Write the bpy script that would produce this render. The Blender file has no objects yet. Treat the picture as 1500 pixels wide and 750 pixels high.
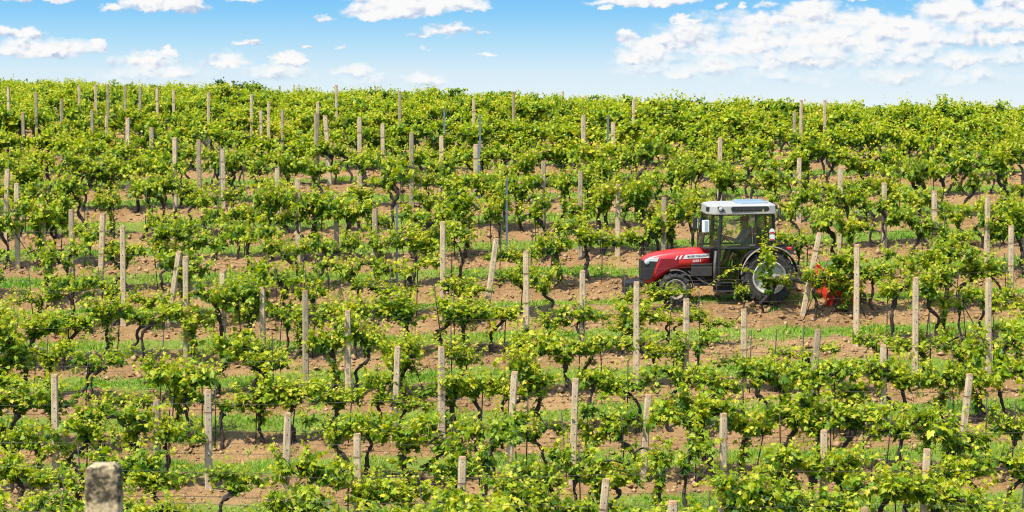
import bpy, bmesh, math, random
import numpy as np
from mathutils import Vector, Matrix

# ------------------------------------------------------------------ camera, sky, sun
SC = bpy.context.scene
COL = SC.collection
F = 2906.0                       # focal length in pixels of the 1500 px wide photograph
PITCH = math.radians(3.15)       # camera looks slightly down, across a dip at the hillside
CP, SP = math.cos(PITCH), math.sin(PITCH)

cam_d = bpy.data.cameras.new('camera'); cam = bpy.data.objects.new('camera', cam_d); COL.objects.link(cam)
cam.location = (0, 0, 0); cam.rotation_euler = (math.pi/2 - PITCH, 0, 0)
cam_d.sensor_width = 36; cam_d.lens = 36*F/1500
cam_d.clip_start = 0.2; cam_d.clip_end = 6000
cam_d.dof.use_dof = True; cam_d.dof.focus_distance = 45.5; cam_d.dof.aperture_fstop = 6.5
SC.camera = cam

SUN_E, SUN_R = math.radians(60), math.radians(222)
SUN_STRENGTH, SKY_STRENGTH, EXPOSURE = 3.6, 0.15, 1.12
SC.view_settings.view_transform = 'Standard'; SC.view_settings.look = 'None'
SC.view_settings.exposure = EXPOSURE; SC.view_settings.gamma = 1
SC.view_settings.use_curve_mapping = False
SC.render.resolution_x, SC.render.resolution_y = 1024, 512
SC.cycles.use_denoising = True; SC.cycles.filter_width = 1.1
SC.cycles.max_bounces = 8; SC.cycles.transparent_max_bounces = 12
SC.cycles.sample_clamp_indirect = 6

def srgb(r, g, b):
    f = lambda c: (c/255)/12.92 if c/255 <= 0.04045 else (((c/255)+0.055)/1.055)**2.4
    return (f(r), f(g), f(b), 1)

def sky_uv(px, py):              # direction of a place in the sky as (x/y, z/y), scaled
    z = (375-py)/F; x = (px-750)/F
    dy = CP + z*SP; dz = -SP + z*CP
    return x/dy*F/100, dz/dy*F/100

def build_world():
    w = bpy.data.worlds.new('World'); SC.world = w; w.use_nodes = True
    nt = w.node_tree; nt.nodes.clear(); N = nt.nodes; L = nt.links
    out = N.new('ShaderNodeOutputWorld'); bg = N.new('ShaderNodeBackground')
    L.new(bg.outputs[0], out.inputs[0]); bg.inputs[1].default_value = SKY_STRENGTH
    K = 1/(SKY_STRENGTH*2**EXPOSURE)
    sky = N.new('ShaderNodeTexSky'); sky.sky_type = 'NISHITA'; sky.sun_disc = False
    sky.sun_elevation = SUN_E; sky.sun_rotation = SUN_R; sky.air_density = 1.2; sky.dust_density = 0.6
    tc = N.new('ShaderNodeTexCoord')
    sep = N.new('ShaderNodeSeparateXYZ'); L.new(tc.outputs['Generated'], sep.inputs[0])
    def M(op, a, b=None, c=None, clamp=False):
        n = N.new('ShaderNodeMath'); n.operation = op; n.use_clamp = clamp
        for i, v in enumerate((a, b, c)):
            if v is None: continue
            if isinstance(v, (int, float)): n.inputs[i].default_value = v
            else: L.new(v, n.inputs[i])
        return n.outputs[0]
    def VM(op, a, b):
        n = N.new('ShaderNodeVectorMath'); n.operation = op
        for i, v in enumerate((a, b)):
            if isinstance(v, tuple): n.inputs[i].default_value = v
            else: L.new(v, n.inputs[i])
        return n
    def smooth(x, lo, hi, a=0.0, b=1.0):
        n = N.new('ShaderNodeMapRange'); n.interpolation_type = 'SMOOTHSTEP'
        L.new(x, n.inputs[0]); n.inputs[1].default_value = lo; n.inputs[2].default_value = hi
        n.inputs[3].default_value = a; n.inputs[4].default_value = b
        return n.outputs[0]
    def mix(f, a, b):
        n = N.new('ShaderNodeMix'); n.data_type = 'RGBA'
        (L.new(f, n.inputs[0]) if not isinstance(f, float) else setattr(n.inputs[0], 'default_value', f))
        for i, v in ((6, a), (7, b)):
            if isinstance(v, tuple): n.inputs[i].default_value = v
            else: L.new(v, n.inputs[i])
        return n.outputs[2]
    front = smooth(sep.outputs[1], 0.25, 0.5)
    ysafe = M('MAXIMUM', sep.outputs[1], 0.2)
    U = M('MULTIPLY', M('DIVIDE', sep.outputs[0], ysafe), F/100)
    V = M('MULTIPLY', M('DIVIDE', sep.outputs[2], ysafe), F/100)
    cb = N.new('ShaderNodeCombineXYZ'); L.new(U, cb.inputs[0]); L.new(V, cb.inputs[1])
    # low sky: white haze near the horizon, turning blue quickly
    elev = M('MULTIPLY', M('ARCSINE', sep.outputs[2]), 180/math.pi)
    rmp = N.new('ShaderNodeValToRGB'); er = rmp.color_ramp
    L.new(smooth(elev, 0.0, 8.0), rmp.inputs[0])
    n_lin = N.new('ShaderNodeMapRange'); L.new(elev, n_lin.inputs[0]); n_lin.inputs[1].default_value = 0; n_lin.inputs[2].default_value = 8
    L.new(n_lin.outputs[0], rmp.inputs[0])
    stops = [(0.0, (236, 244, 249)), (0.16, (231, 243, 249)), (0.27, (216, 237, 249)), (0.37, (180, 224, 249)), (0.48, (140, 206, 249)), (0.60, (112, 190, 248)), (1.0, (70, 150, 230))]
    while len(er.elements) < len(stops): er.elements.new(0.5)
    for e, (p, c) in zip(er.elements, stops):
        e.position = p; e.color = srgb(*c)
    low = VM('MULTIPLY', rmp.outputs[0], (K, K, K)).outputs[0]
    base = mix(smooth(elev, 6.0, 26.0), low, sky.outputs[0])
    # cumulus: soft ellipses in the sky's own directions, torn by noise
    nz = N.new('ShaderNodeTexNoise'); nz.noise_dimensions = '2D'; nz.inputs['Scale'].default_value = 2.6; nz.inputs['Detail'].default_value = 7; nz.inputs['Roughness'].default_value = 0.58
    sc = VM('MULTIPLY', cb.outputs[0], (1.0, 1.6, 1)).outputs[0]; L.new(sc, nz.inputs['Vector'])
    nz2 = N.new('ShaderNodeTexNoise'); nz2.noise_dimensions = '2D'; nz2.inputs['Scale'].default_value = 8.5; nz2.inputs['Detail'].default_value = 5; L.new(sc, nz2.inputs['Vector'])
    wob = VM('MULTIPLY', VM('SUBTRACT', nz.outputs['Color'], (.5, .5, .5)).outputs[0], (0.42, 0.26, 0)).outputs[0]
    wob2 = VM('MULTIPLY', VM('SUBTRACT', nz2.outputs['Color'], (.5, .5, .5)).outputs[0], (0.10, 0.08, 0)).outputs[0]
    pos = VM('ADD', VM('ADD', cb.outputs[0], wob).outputs[0], wob2).outputs[0]
    # (px, py, rx, ry, density)
    CL = [(65, -4, 58, 10, 1), (215, 6, 42, 14, 1), (265, 8, 40, 13, 1), (165, 12, 26, 8, .9), (365, -2, 34, 6, .8),
          (12, 50, 20, 10, .9), (46, 50, 16, 9, 1), (60, 75, 85, 18, .75), (143, 66, 12, 8, 1), (30, 68, 30, 10, .8),
          (205, 92, 50, 14, .8), (245, 78, 16, 9, .9), (328, 91, 36, 15, .95), (423, 90, 26, 13, .9), (405, 84, 14, 8, .8), (410, 108, 50, 13, .5), (230, 108, 90, 16, .55),
          (362, 66, 23, 6, .75), (452, 70, 8, 4, .8), (497, 70, 8, 4, .7), (480, 27, 18, 5, .6),
          (585, 14, 75, 17, 1), (545, 20, 48, 15, 1), (650, 8, 66, 13, .95), (600, -2, 90, 12, 1),
          (655, 46, 40, 11, .95), (615, 51, 24, 5, .7), (706, 49, 10, 4, .7), (713, 81, 18, 4, .6), (619, 68, 7, 3, .5),
          (515, 105, 30, 10, .5), (620, 118, 34, 13, .5), (545, 120, 40, 10, .4),
          (935, 3, 76, 11, 1), (985, 2, 40, 9, 1), (890, 14, 8, 5, .7),
          (1003, 31, 24, 8, 1), (1050, 9, 11, 5, .6), (1086, 10, 7, 5, .8), (1121, 8, 16, 8, .9), (1148, 12, 8, 5, .6),
          (920, 55, 16, 12, 1), (965, 65, 48, 14, 1), (1025, 55, 42, 20, 1), (940, 85, 50, 18, .6), (1060, 70, 95, 22, .85),
          (1230, 55, 270, 40, .62), (1130, 32, 50, 14, 1), (1190, 22, 60, 22, 1), (1195, 60, 120, 20, .8), (1270, 32, 70, 17, 1), (1325, 40, 70, 16, 1),
          (1385, 20, 60, 22, 1), (1460, 30, 60, 20, 1), (1480, 8, 45, 12, 1), (1270, -4, 70, 6, 1), (1430, 60, 120, 16, .75),
          (1150, 92, 220, 20, .55), (1380, 88, 170, 20, .55), (1000, 105, 110, 16, .45), (1250, 70, 220, 22, .5), (1320, 115, 260, 16, .4)]
    def billow(vec):
        tot = None
        for sc_, am in ((1.9, .56), (4.6, .28), (11.0, .16)):
            v = N.new('ShaderNodeTexVoronoi'); v.voronoi_dimensions = '2D'; v.feature = 'SMOOTH_F1'; v.inputs['Scale'].default_value = sc_; v.inputs['Smoothness'].default_value = .55
            L.new(vec, v.inputs['Vector']); o_ = M('MULTIPLY', M('SUBTRACT', 1.0, v.outputs['Distance']), am); tot = o_ if tot is None else M('ADD', tot, o_)
        return tot
    bp0 = VM('MULTIPLY', VM('ADD', cb.outputs[0], VM('MULTIPLY', wob, (.5, .5, 0)).outputs[0]).outputs[0], (.85, 1.35, 1)).outputs[0]
    B0 = billow(bp0); B1 = billow(VM('ADD', bp0, (-.045, .085, 0)).outputs[0])
    relief = M('SUBTRACT', B0, B1)
    dens = None; shade = None
    for (px, py, rx, ry, a) in CL:
        cx, cy = sky_uv(px, py); rx2, ry2 = rx*1.18/100, ry*1.28/100
        d = VM('SUBTRACT', pos, (cx, cy, 0)).outputs[0]
        q = VM('MULTIPLY', d, (1/rx2, 1/ry2, 0)).outputs[0]
        s = N.new('ShaderNodeSeparateXYZ'); L.new(q, s.inputs[0])
        # flatter underside
        yb = M('ADD', s.outputs[1], M('MULTIPLY', M('MINIMUM', s.outputs[1], 0.0), 0.7))
        r2 = M('ADD', M('MULTIPLY', s.outputs[0], s.outputs[0]), M('MULTIPLY', yb, yb))
        e = M('MULTIPLY', M('SUBTRACT', 1.0, r2, clamp=False), a)
        sh = M('MULTIPLY', M('MAXIMUM', e, 0.0), smooth(s.outputs[1], -0.75, 0.35))
        ee = M('MAXIMUM', e, 0.0)
        dens = ee if dens is None else M('MAXIMUM', dens, ee)
        shade = sh if shade is None else M('MAXIMUM', shade, sh)
    tear = M('MULTIPLY', M('SUBTRACT', nz2.outputs['Fac'], 0.5), 0.7)
    cover = M('MULTIPLY', smooth(M('ADD', dens, M('MULTIPLY', M('SUBTRACT', B0, 0.58), 0.95)), 0.0, 0.74), front)
    cover = M('MULTIPLY', M('MULTIPLY', cover, smooth(dens, 0.0, 0.10)), smooth(elev, 0.6, 2.3, 0.15, 1.0))
    lit = M('DIVIDE', shade, M('MAXIMUM', dens, 0.05))
    lit = M('ADD', M('MULTIPLY', lit, 0.85), M('MULTIPLY', relief, 2.6))
    g = smooth(lit, -0.25, 0.80)
    white = tuple(K*c for c in srgb(253, 252, 251)[:3]) + (1,); grey = tuple(K*c for c in srgb(182, 199, 226)[:3]) + (1,)
    cc = mix(g, grey, white)
    L.new(mix(M('MULTIPLY', cover, 0.97), base, cc), bg.inputs[0])
build_world()

sd = bpy.data.lights.new('sun', 'SUN'); sun = bpy.data.objects.new('sun', sd); COL.objects.link(sun)
sd.energy = SUN_STRENGTH; sd.angle = math.radians(1.5); sd.color = (1, .94, .82)
to_sun = Vector((math.sin(SUN_R)*math.cos(SUN_E), math.cos(SUN_R)*math.cos(SUN_E), math.sin(SUN_E)))
sun.rotation_euler = to_sun.to_track_quat('Z', 'Y').to_euler(); sun.location = (-20, -10, 60)

# ------------------------------------------------------------------ helpers
RNG = np.random.default_rng(11); random.seed(5)
def tag(o, label=None, cat=None, group=None, kind=None):
    if label: o['label'] = label
    if cat: o['category'] = cat
    if group: o['group'] = group
    if kind: o['kind'] = kind
    return o
def empty(name, loc=(0, 0, 0), rz=0):
    o = bpy.data.objects.new(name, None); COL.objects.link(o); o.location = loc; o.rotation_euler.z = rz
    o.empty_display_size = .2; return o
def np_mesh(name, V, faces, mats, midx=None, smooth=False, col=None):
    """faces: list of (array n x k) blocks; midx: one material index per block; col: per vertex rgba"""
    me = bpy.data.meshes.new(name)
    V = np.asarray(V, np.float32); me.vertices.add(len(V)); me.vertices.foreach_set('co', V.ravel())
    blocks = [np.asarray(b, np.int32) for b in faces]
    loops = np.concatenate([b.ravel() for b in blocks]); tot = np.concatenate([np.full(len(b), b.shape[1], np.int32) for b in blocks])
    me.loops.add(len(loops)); me.loops.foreach_set('vertex_index', loops)
    me.polygons.add(len(tot)); me.polygons.foreach_set('loop_start', np.concatenate([[0], np.cumsum(tot)[:-1]]).astype(np.int32))
    me.polygons.foreach_set('loop_total', tot)
    for m in mats: me.materials.append(m)
    if midx is not None:
        me.polygons.foreach_set('material_index', np.concatenate([np.full(len(b), i, np.int32) for b, i in zip(blocks, midx)]))
    if smooth: me.polygons.foreach_set('use_smooth', np.ones(len(tot), bool))
    if col is not None:
        at = me.attributes.new('tint', 'FLOAT_COLOR', 'POINT'); at.data.foreach_set('color', np.asarray(col, np.float32).ravel())
    me.update(); me.validate(); return me
def link(name, me, parent=None):
    o = bpy.data.objects.new(name, me); COL.objects.link(o); o.parent = parent; return o

# ------------------------------------------------------------------ materials
def mat(name, color=(.5, .5, .5), rough=.6, metal=0.0, spec=.5, noise=0.0, nscale=8.0, bump=0.0, color2=None, coat=0.0):
    m = bpy.data.materials.new(name); m.use_nodes = True; nt = m.node_tree; b = nt.nodes['Principled BSDF']
    b.inputs['Roughness'].default_value = rough; b.inputs['Metallic'].default_value = metal
    b.inputs['Specular IOR Level'].default_value = spec; b.inputs['Coat Weight'].default_value = coat
    b.inputs['Base Color'].default_value = (*color, 1)
    if noise or bump or color2:
        tc = nt.nodes.new('ShaderNodeTexCoord'); n = nt.nodes.new('ShaderNodeTexNoise')
        n.inputs['Scale'].default_value = nscale; n.inputs['Detail'].default_value = 6; n.inputs['Roughness'].default_value = .65
        nt.links.new(tc.outputs['Object'], n.inputs['Vector'])
        r = nt.nodes.new('ShaderNodeValToRGB'); r.color_ramp.elements[0].position = .32; r.color_ramp.elements[1].position = .7
        c2 = color2 or tuple(c*(1-noise) for c in color)
        r.color_ramp.elements[0].color = (*c2, 1); r.color_ramp.elements[1].color = (*color, 1)
        nt.links.new(n.outputs['Fac'], r.inputs[0]); nt.links.new(r.outputs[0], b.inputs['Base Color'])
        if bump:
            bp = nt.nodes.new('ShaderNodeBump'); bp.inputs['Strength'].default_value = bump; bp.inputs['Distance'].default_value = .02
            nt.links.new(n.outputs['Fac'], bp.inputs['Height']); nt.links.new(bp.outputs[0], b.inputs['Normal'])
    return m

def leaf_mat(name, stops, trans=.48, rough=.5):
    m = bpy.data.materials.new(name); m.use_nodes = True; nt = m.node_tree; N = nt.nodes; L = nt.links
    b = N['Principled BSDF']; out = N['Material Output']
    at = N.new('ShaderNodeAttribute'); at.attribute_name = 'tint'
    sp = N.new('ShaderNodeSeparateColor'); L.new(at.outputs['Color'], sp.inputs[0])
    oi = N.new('ShaderNodeObjectInfo')
    ad = N.new('ShaderNodeMath'); ad.operation = 'MULTIPLY_ADD'; L.new(oi.outputs['Random'], ad.inputs[0]); ad.inputs[1].default_value = .14; ad.inputs[2].default_value = -.07
    s = N.new('ShaderNodeMath'); s.operation = 'ADD'; L.new(ad.outputs[0], s.inputs[0]); L.new(sp.outputs[0], s.inputs[1])
    r = N.new('ShaderNodeValToRGB'); e = r.color_ramp.elements
    while len(e) < len(stops): e.new(.5)
    for k, (p, c) in zip(e, stops): k.position = p; k.color = (*c, 1)
    L.new(s.outputs[0], r.inputs[0])
    L.new(r.outputs[0], b.inputs['Base Color']); b.inputs['Roughness'].default_value = rough; b.inputs['Specular IOR Level'].default_value = .35
    t = N.new('ShaderNodeBsdfTranslucent')
    hs = N.new('ShaderNodeHueSaturation'); hs.inputs['Value'].default_value = 1.25; hs.inputs['Saturation'].default_value = 1.05; hs.inputs['Hue'].default_value = .485
    L.new(r.outputs[0], hs.inputs['Color']); L.new(hs.outputs[0], t.inputs[0])
    mx = N.new('ShaderNodeMixShader'); mx.inputs[0].default_value = trans
    L.new(b.outputs[0], mx.inputs[1]); L.new(t.outputs[0], mx.inputs[2]); L.new(mx.outputs[0], out.inputs[0])
    return m

M = {}
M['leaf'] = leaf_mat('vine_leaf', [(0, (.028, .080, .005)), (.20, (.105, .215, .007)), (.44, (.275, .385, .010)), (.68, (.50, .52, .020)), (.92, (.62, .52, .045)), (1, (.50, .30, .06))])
M['grass'] = leaf_mat('grass_blade', [(0, (.07, .20, .014)), (.5, (.18, .375, .026)), (.85, (.32, .44, .04)), (1, (.44, .39, .14))], trans=.38)
M['treeleaf'] = leaf_mat('tree_leaf', [(0, (.025, .07, .015)), (.6, (.06, .13, .025)), (1, (.12, .2, .035))], trans=.25)
M['bark'] = mat('vine_bark', (.062, .042, .030), .9, noise=.7, nscale=22, bump=.8, color2=(.015, .011, .009))
M['shoot'] = mat('green_shoot', (.2, .24, .05), .6, noise=.3)
M['wire'] = mat('rusty_wire', (.10, .075, .06), .6, metal=.5)
M['stake'] = mat('dark_stake', (.035, .028, .024), .7, noise=.4, nscale=30)
M['galv'] = mat('galvanised_steel', (.24, .28, .31), .45, metal=.6, noise=.2)
M['hole'] = mat('peg_hole', (.05, .04, .035), .9)
M['rust'] = mat('rust_band', (.22, .10, .04), .85, noise=.5, nscale=30)

def concrete(name, base, stain=(.28, .15, .06), moss=0.0, topz=2.0):
    m = bpy.data.materials.new(name); m.use_nodes = True; nt = m.node_tree; N = nt.nodes; L = nt.links; b = N['Principled BSDF']
    b.inputs['Roughness'].default_value = .9; b.inputs['Specular IOR Level'].default_value = .2
    tc = N.new('ShaderNodeTexCoord')
    n1 = N.new('ShaderNodeTexNoise'); n1.inputs['Scale'].default_value = 9; n1.inputs['Detail'].default_value = 8; L.new(tc.outputs['Object'], n1.inputs['Vector'])
    n2 = N.new('ShaderNodeTexNoise'); n2.inputs['Scale'].default_value = 70; n2.inputs['Detail'].default_value = 3; L.new(tc.outputs['Object'], n2.inputs['Vector'])
    r1 = N.new('ShaderNodeValToRGB'); e = r1.color_ramp.elements; e[0].position = .3; e[1].position = .72
    e[0].color = (*[c*.72 for c in base], 1); e[1].color = (*base, 1); L.new(n1.outputs['Fac'], r1.inputs[0])
    r2 = N.new('ShaderNodeValToRGB'); e = r2.color_ramp.elements; e[0].position = .36; e[1].position = .5
    e[0].color = (.55, .5, .45, 1); e[1].color = (1, 1, 1, 1); L.new(n2.outputs['Fac'], r2.inputs[0])
    mx = N.new('ShaderNodeMix'); mx.data_type = 'RGBA'; mx.blend_type = 'MULTIPLY'; mx.inputs[0].default_value = .75
    L.new(r1.outputs[0], mx.inputs[6]); L.new(r2.outputs[0], mx.inputs[7])
    last = mx.outputs[2]
    sp = N.new('ShaderNodeSeparateXYZ'); L.new(tc.outputs['Object'], sp.inputs[0])
    def band(z0, z1, colr, amount, scale):
        nonlocal last
        mr = N.new('ShaderNodeMapRange'); L.new(sp.outputs[2], mr.inputs[0]); mr.inputs[1].default_value = z0; mr.inputs[2].default_value = z1
        n = N.new('ShaderNodeTexNoise'); n.inputs['Scale'].default_value = scale; n.inputs['Detail'].default_value = 5; L.new(tc.outputs['Object'], n.inputs['Vector'])
        a = N.new('ShaderNodeMath'); a.operation = 'ADD'; L.new(mr.outputs[0], a.inputs[0]); L.new(n.outputs['Fac'], a.inputs[1])
        st = N.new('ShaderNodeMapRange'); L.new(a.outputs[0], st.inputs[0]); st.inputs[1].default_value = .95; st.inputs[2].default_value = 1.25; st.inputs[4].default_value = amount
        q = N.new('ShaderNodeMix'); q.data_type = 'RGBA'; L.new(st.outputs[0], q.inputs[0]); L.new(last, q.inputs[6]); q.inputs[7].default_value = (*colr, 1); last = q.outputs[2]
    if stain: band(topz-.14, topz+.02, stain, .55, 14)
    if moss:                                   # black mould below a paler worn top edge
        n = N.new('ShaderNodeTexNoise'); n.inputs['Scale'].default_value = 26; n.inputs['Detail'].default_value = 6; n.inputs['Roughness'].default_value = .7; L.new(tc.outputs['Object'], n.inputs['Vector'])
        zz = N.new('ShaderNodeMath'); zz.operation = 'MULTIPLY_ADD'; L.new(n.outputs['Fac'], zz.inputs[0]); zz.inputs[1].default_value = .16; L.new(sp.outputs[2], zz.inputs[2])
        lo = N.new('ShaderNodeMapRange'); lo.interpolation_type = 'SMOOTHSTEP'; L.new(zz.outputs[0], lo.inputs[0]); lo.inputs[1].default_value = topz-.085; lo.inputs[2].default_value = topz-.045
        hi = N.new('ShaderNodeMapRange'); hi.interpolation_type = 'SMOOTHSTEP'; L.new(zz.outputs[0], hi.inputs[0]); hi.inputs[1].default_value = topz+.078; hi.inputs[2].default_value = topz+.10; hi.inputs[3].default_value = moss; hi.inputs[4].default_value = .15
        ml = N.new('ShaderNodeMath'); ml.operation = 'MULTIPLY'; L.new(lo.outputs[0], ml.inputs[0]); L.new(hi.outputs[0], ml.inputs[1])
        n3 = N.new('ShaderNodeTexNoise'); n3.inputs['Scale'].default_value = 17; n3.inputs['Detail'].default_value = 5; n3.inputs['Roughness'].default_value = .7; L.new(tc.outputs['Object'], n3.inputs['Vector'])
        pt = N.new('ShaderNodeMapRange'); L.new(n3.outputs['Fac'], pt.inputs[0]); pt.inputs[1].default_value = .40; pt.inputs[2].default_value = .52; pt.inputs[3].default_value = .28
        m2 = N.new('ShaderNodeMath'); m2.operation = 'MULTIPLY'; L.new(ml.outputs[0], m2.inputs[0]); L.new(pt.outputs[0], m2.inputs[1]); ml = m2
        q = N.new('ShaderNodeMix'); q.data_type = 'RGBA'; L.new(ml.outputs[0], q.inputs[0]); L.new(last, q.inputs[6]); q.inputs[7].default_value = (.030, .026, .016, 1); last = q.outputs[2]
    L.new(last, b.inputs['Base Color'])
    bp = N.new('ShaderNodeBump'); bp.inputs['Strength'].default_value = .5; bp.inputs['Distance'].default_value = .01
    L.new(n2.outputs['Fac'], bp.inputs['Height']); L.new(bp.outputs[0], b.inputs['Normal'])
    return m
M['post'] = concrete('post_concrete', (.60, .455, .285), topz=1.0*1.85)
M['post_rusty'] = concrete('post_concrete_rusty', (.55, .43, .28), stain=(.33, .13, .03), topz=1.80)
M['post_dark'] = concrete('post_concrete_weathered', (.40, .31, .20), topz=1.85)
M['post_near'] = concrete('post_concrete_stained', (.56, .43, .245), stain=None, moss=.95, topz=2.0)

# ------------------------------------------------------------------ terrain
ROWA = math.radians(4.0); W = 2.2
DX, DY = math.cos(ROWA), math.sin(ROWA)          # along a row (to the right and away)
_yc = np.array([-40, -10, 0, 5, 8.7, 15, 20, 24, 27, 30, 33, 36, 38]); _zc = np.array([-1.2, -1.5, -1.9, -2.5, -2.95, -3.9, -4.65, -5.15, -5.3, -5.15, -4.65, -3.85, -3.2])
def _profile():
    y = np.arange(-40, 700, .25); z = np.interp(y, _yc, _zc)
    pl = -14.9 + .308*y; z = np.where(y > 37, pl, z)
    q = np.maximum(y-54, 0); up = 1.73 + .056*q + .248*7.7*(1-np.exp(-q/7.7)); z = np.where(y > 54, up, z)
    k = np.exp(-np.linspace(-2.4, 2.4, 17)**2); k /= k.sum(); zs = np.convolve(np.pad(z, 8, mode='edge'), k, 'valid')
    return y*CP + zs*SP, zs*CP - y*SP
_PY, _PZ = _profile()
_ph = RNG.uniform(0, 6.28, 40); _fr = RNG.uniform(.15, 1.6, 40); _an = RNG.uniform(0, 6.28, 40)
_f2 = RNG.uniform(3, 9, 40)
def rowt(X, Y): return -X*DY + Y*DX
T0 = None
def H(X, Y, detail=True):
    X = np.asarray(X, float); Y = np.asarray(Y, float)
    z = np.interp(Y, _PY, _PZ)
    q = np.maximum(Y-56, 0); q = np.minimum(q, 50)
    z = z - np.where(X > 0, .0022, .0011)*np.clip(X, -40, 16.5)*q
    Yc = 90 - .28*np.clip(X, -30, 26); e = np.maximum(Y-Yc, 0); z = z - .0035*np.minimum(e, 40)**2 - .28*np.maximum(e-40, 0)*.4
    z = z + .40*np.exp(-((Y-25)/7)**2)/(1+np.exp((X+4)/.8))
    if detail:
        tau = (rowt(X, Y)-T0)/W; tau = tau-np.round(tau)
        hill = np.clip((Y-31)/5, 0, 1)*np.clip((110-Y)/10, 0, 1)
        z = z + hill*(.028+.080*np.exp(-(((rowt(X, Y)-T0)/W-.5)/.62)**2))*np.sin(2*np.pi*tau) + .055*np.exp(-(tau/.2)**2)
        n = np.zeros_like(z)
        for i in range(14): n += np.sin(_fr[i]*(X*np.cos(_an[i])+Y*np.sin(_an[i]))*1.3+_ph[i])
        z = z + .012*n
        n = np.zeros_like(z)
        for i in range(18): n += np.sin(_f2[i]*(X*np.cos(_an[i+20])+Y*np.sin(_an[i+20]))+_ph[i+20])
        z = z + .0085*n*np.clip(1.3-2.2*np.abs(np.abs(tau)-0)*1.0, .15, 1)
    return z
def to_px(X, Y, Z):
    yc = Y*CP - Z*SP; zc = Y*SP + Z*CP
    return 750+F*X/yc, 375-F*zc/yc
# the row in front of the tractor crosses the ground point seen at (740, 466)
_ys = np.linspace(38, 55, 400); _pp = to_px(np.zeros(400), _ys, H(0*_ys, _ys, False))[1]
T0 = float(np.interp(-469, -_pp, _ys))*DX

def ground():
    xs = np.concatenate([[-900, -300, -120, -80, -60, -48], np.arange(-38, 38.01, .17), [48, 60, 80, 120, 300, 900]])
    ys = np.concatenate([[-60, -30, -12, -4], np.arange(0, 20, .6), np.arange(20, 66, .11), np.arange(66, 112, .3), np.arange(115, 150, 4), [170, 220, 300, 420, 640]])
    X, Y = np.meshgrid(xs, ys); Z = H(X, Y)
    jit = RNG.normal(0, .021, Z.shape); tau = (rowt(X, Y)-T0)/W; tau = tau-np.round(tau)
    Z = Z + jit*np.where(np.abs(tau) < .33, 1, .3)
    nx, ny = len(xs), len(ys); idx = np.arange(nx*ny).reshape(ny, nx)
    q = np.stack([idx[:-1, :-1], idx[:-1, 1:], idx[1:, 1:], idx[1:, :-1]], -1).reshape(-1, 4)
    m = bpy.data.materials.new('soil_and_grass'); m.use_nodes = True; nt = m.node_tree; N = nt.nodes; L = nt.links; b = N['Principled BSDF']
    b.inputs['Roughness'].default_value = .95; b.inputs['Specular IOR Level'].default_value = .15
    g = N.new('ShaderNodeNewGeometry')
    def nz(scale, detail=5, rough=.6):
        n = N.new('ShaderNodeTexNoise'); n.inputs['Scale'].default_value = scale; n.inputs['Detail'].default_value = detail; n.inputs['Roughness'].default_value = rough
        L.new(g.outputs['Position'], n.inputs['Vector']); return n.outputs['Fac']
    def Mth(op, a, bb=None):
        n = N.new('ShaderNodeMath'); n.operation = op
        for i, v in enumerate((a, bb)):
            if v is None: continue
            if isinstance(v, (int, float)): n.inputs[i].default_value = v
            else: L.new(v, n.inputs[i])
        return n.outputs[0]
    dt = N.new('ShaderNodeVectorMath'); dt.operation = 'DOT_PRODUCT'; L.new(g.outputs['Position'], dt.inputs[0]); dt.inputs[1].default_value = (-DY, DX, 0)
    ta = Mth('DIVIDE', Mth('SUBTRACT', dt.outputs['Value'], T0), W)
    fr = Mth('ABSOLUTE', Mth('SUBTRACT', ta, Mth('ROUND', ta)))        # 0 at a row, .5 mid-way
    edge = Mth('ADD', fr, Mth('MULTIPLY', Mth('SUBTRACT', nz(1.7, 6, .7), .5), .30))
    gm = N.new('ShaderNodeMapRange'); gm.interpolation_type = 'SMOOTHSTEP'; L.new(edge, gm.inputs[0]); gm.inputs[1].default_value = .235; gm.inputs[2].default_value = .34
    soil = N.new('ShaderNodeValToRGB'); e = soil.color_ramp.elements
    e[0].position = .30; e[0].color = (.12, .060, .027, 1); e[1].position = .72; e[1].color = (.46, .305, .145, 1); k = e.new(.5); k.color = (.31, .182, .080, 1)
    mixn = Mth('ADD', Mth('MULTIPLY', nz(11, 8, .75), .6), Mth('MULTIPLY', nz(.7, 4), .4)); L.new(mixn, soil.inputs[0])
    gr = N.new('ShaderNodeValToRGB'); e = gr.color_ramp.elements
    e[0].position = .3; e[0].color = (.085, .18, .016, 1); e[1].position = .72; e[1].color = (.22, .33, .04, 1); L.new(nz(9, 7, .7), gr.inputs[0])
    mx = N.new('ShaderNodeMix'); mx.data_type = 'RGBA'; L.new(Mth('MULTIPLY', gm.outputs[0], .8), mx.inputs[0]); L.new(soil.outputs[0], mx.inputs[6]); L.new(gr.outputs[0], mx.inputs[7])
    L.new(mx.outputs[2], b.inputs['Base Color'])
    bp = N.new('ShaderNodeBump'); bp.inputs['Strength'].default_value = 1.0; bp.inputs['Distance'].default_value = .09; L.new(nz(9, 9, .75), bp.inputs['Height']); L.new(bp.outputs[0], b.inputs['Normal'])
    o = link('ground', np_mesh('ground', np.stack([X, Y, Z], -1).reshape(-1, 3), [q], [m], smooth=True)); tag(o, kind='structure')
ground()

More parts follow.
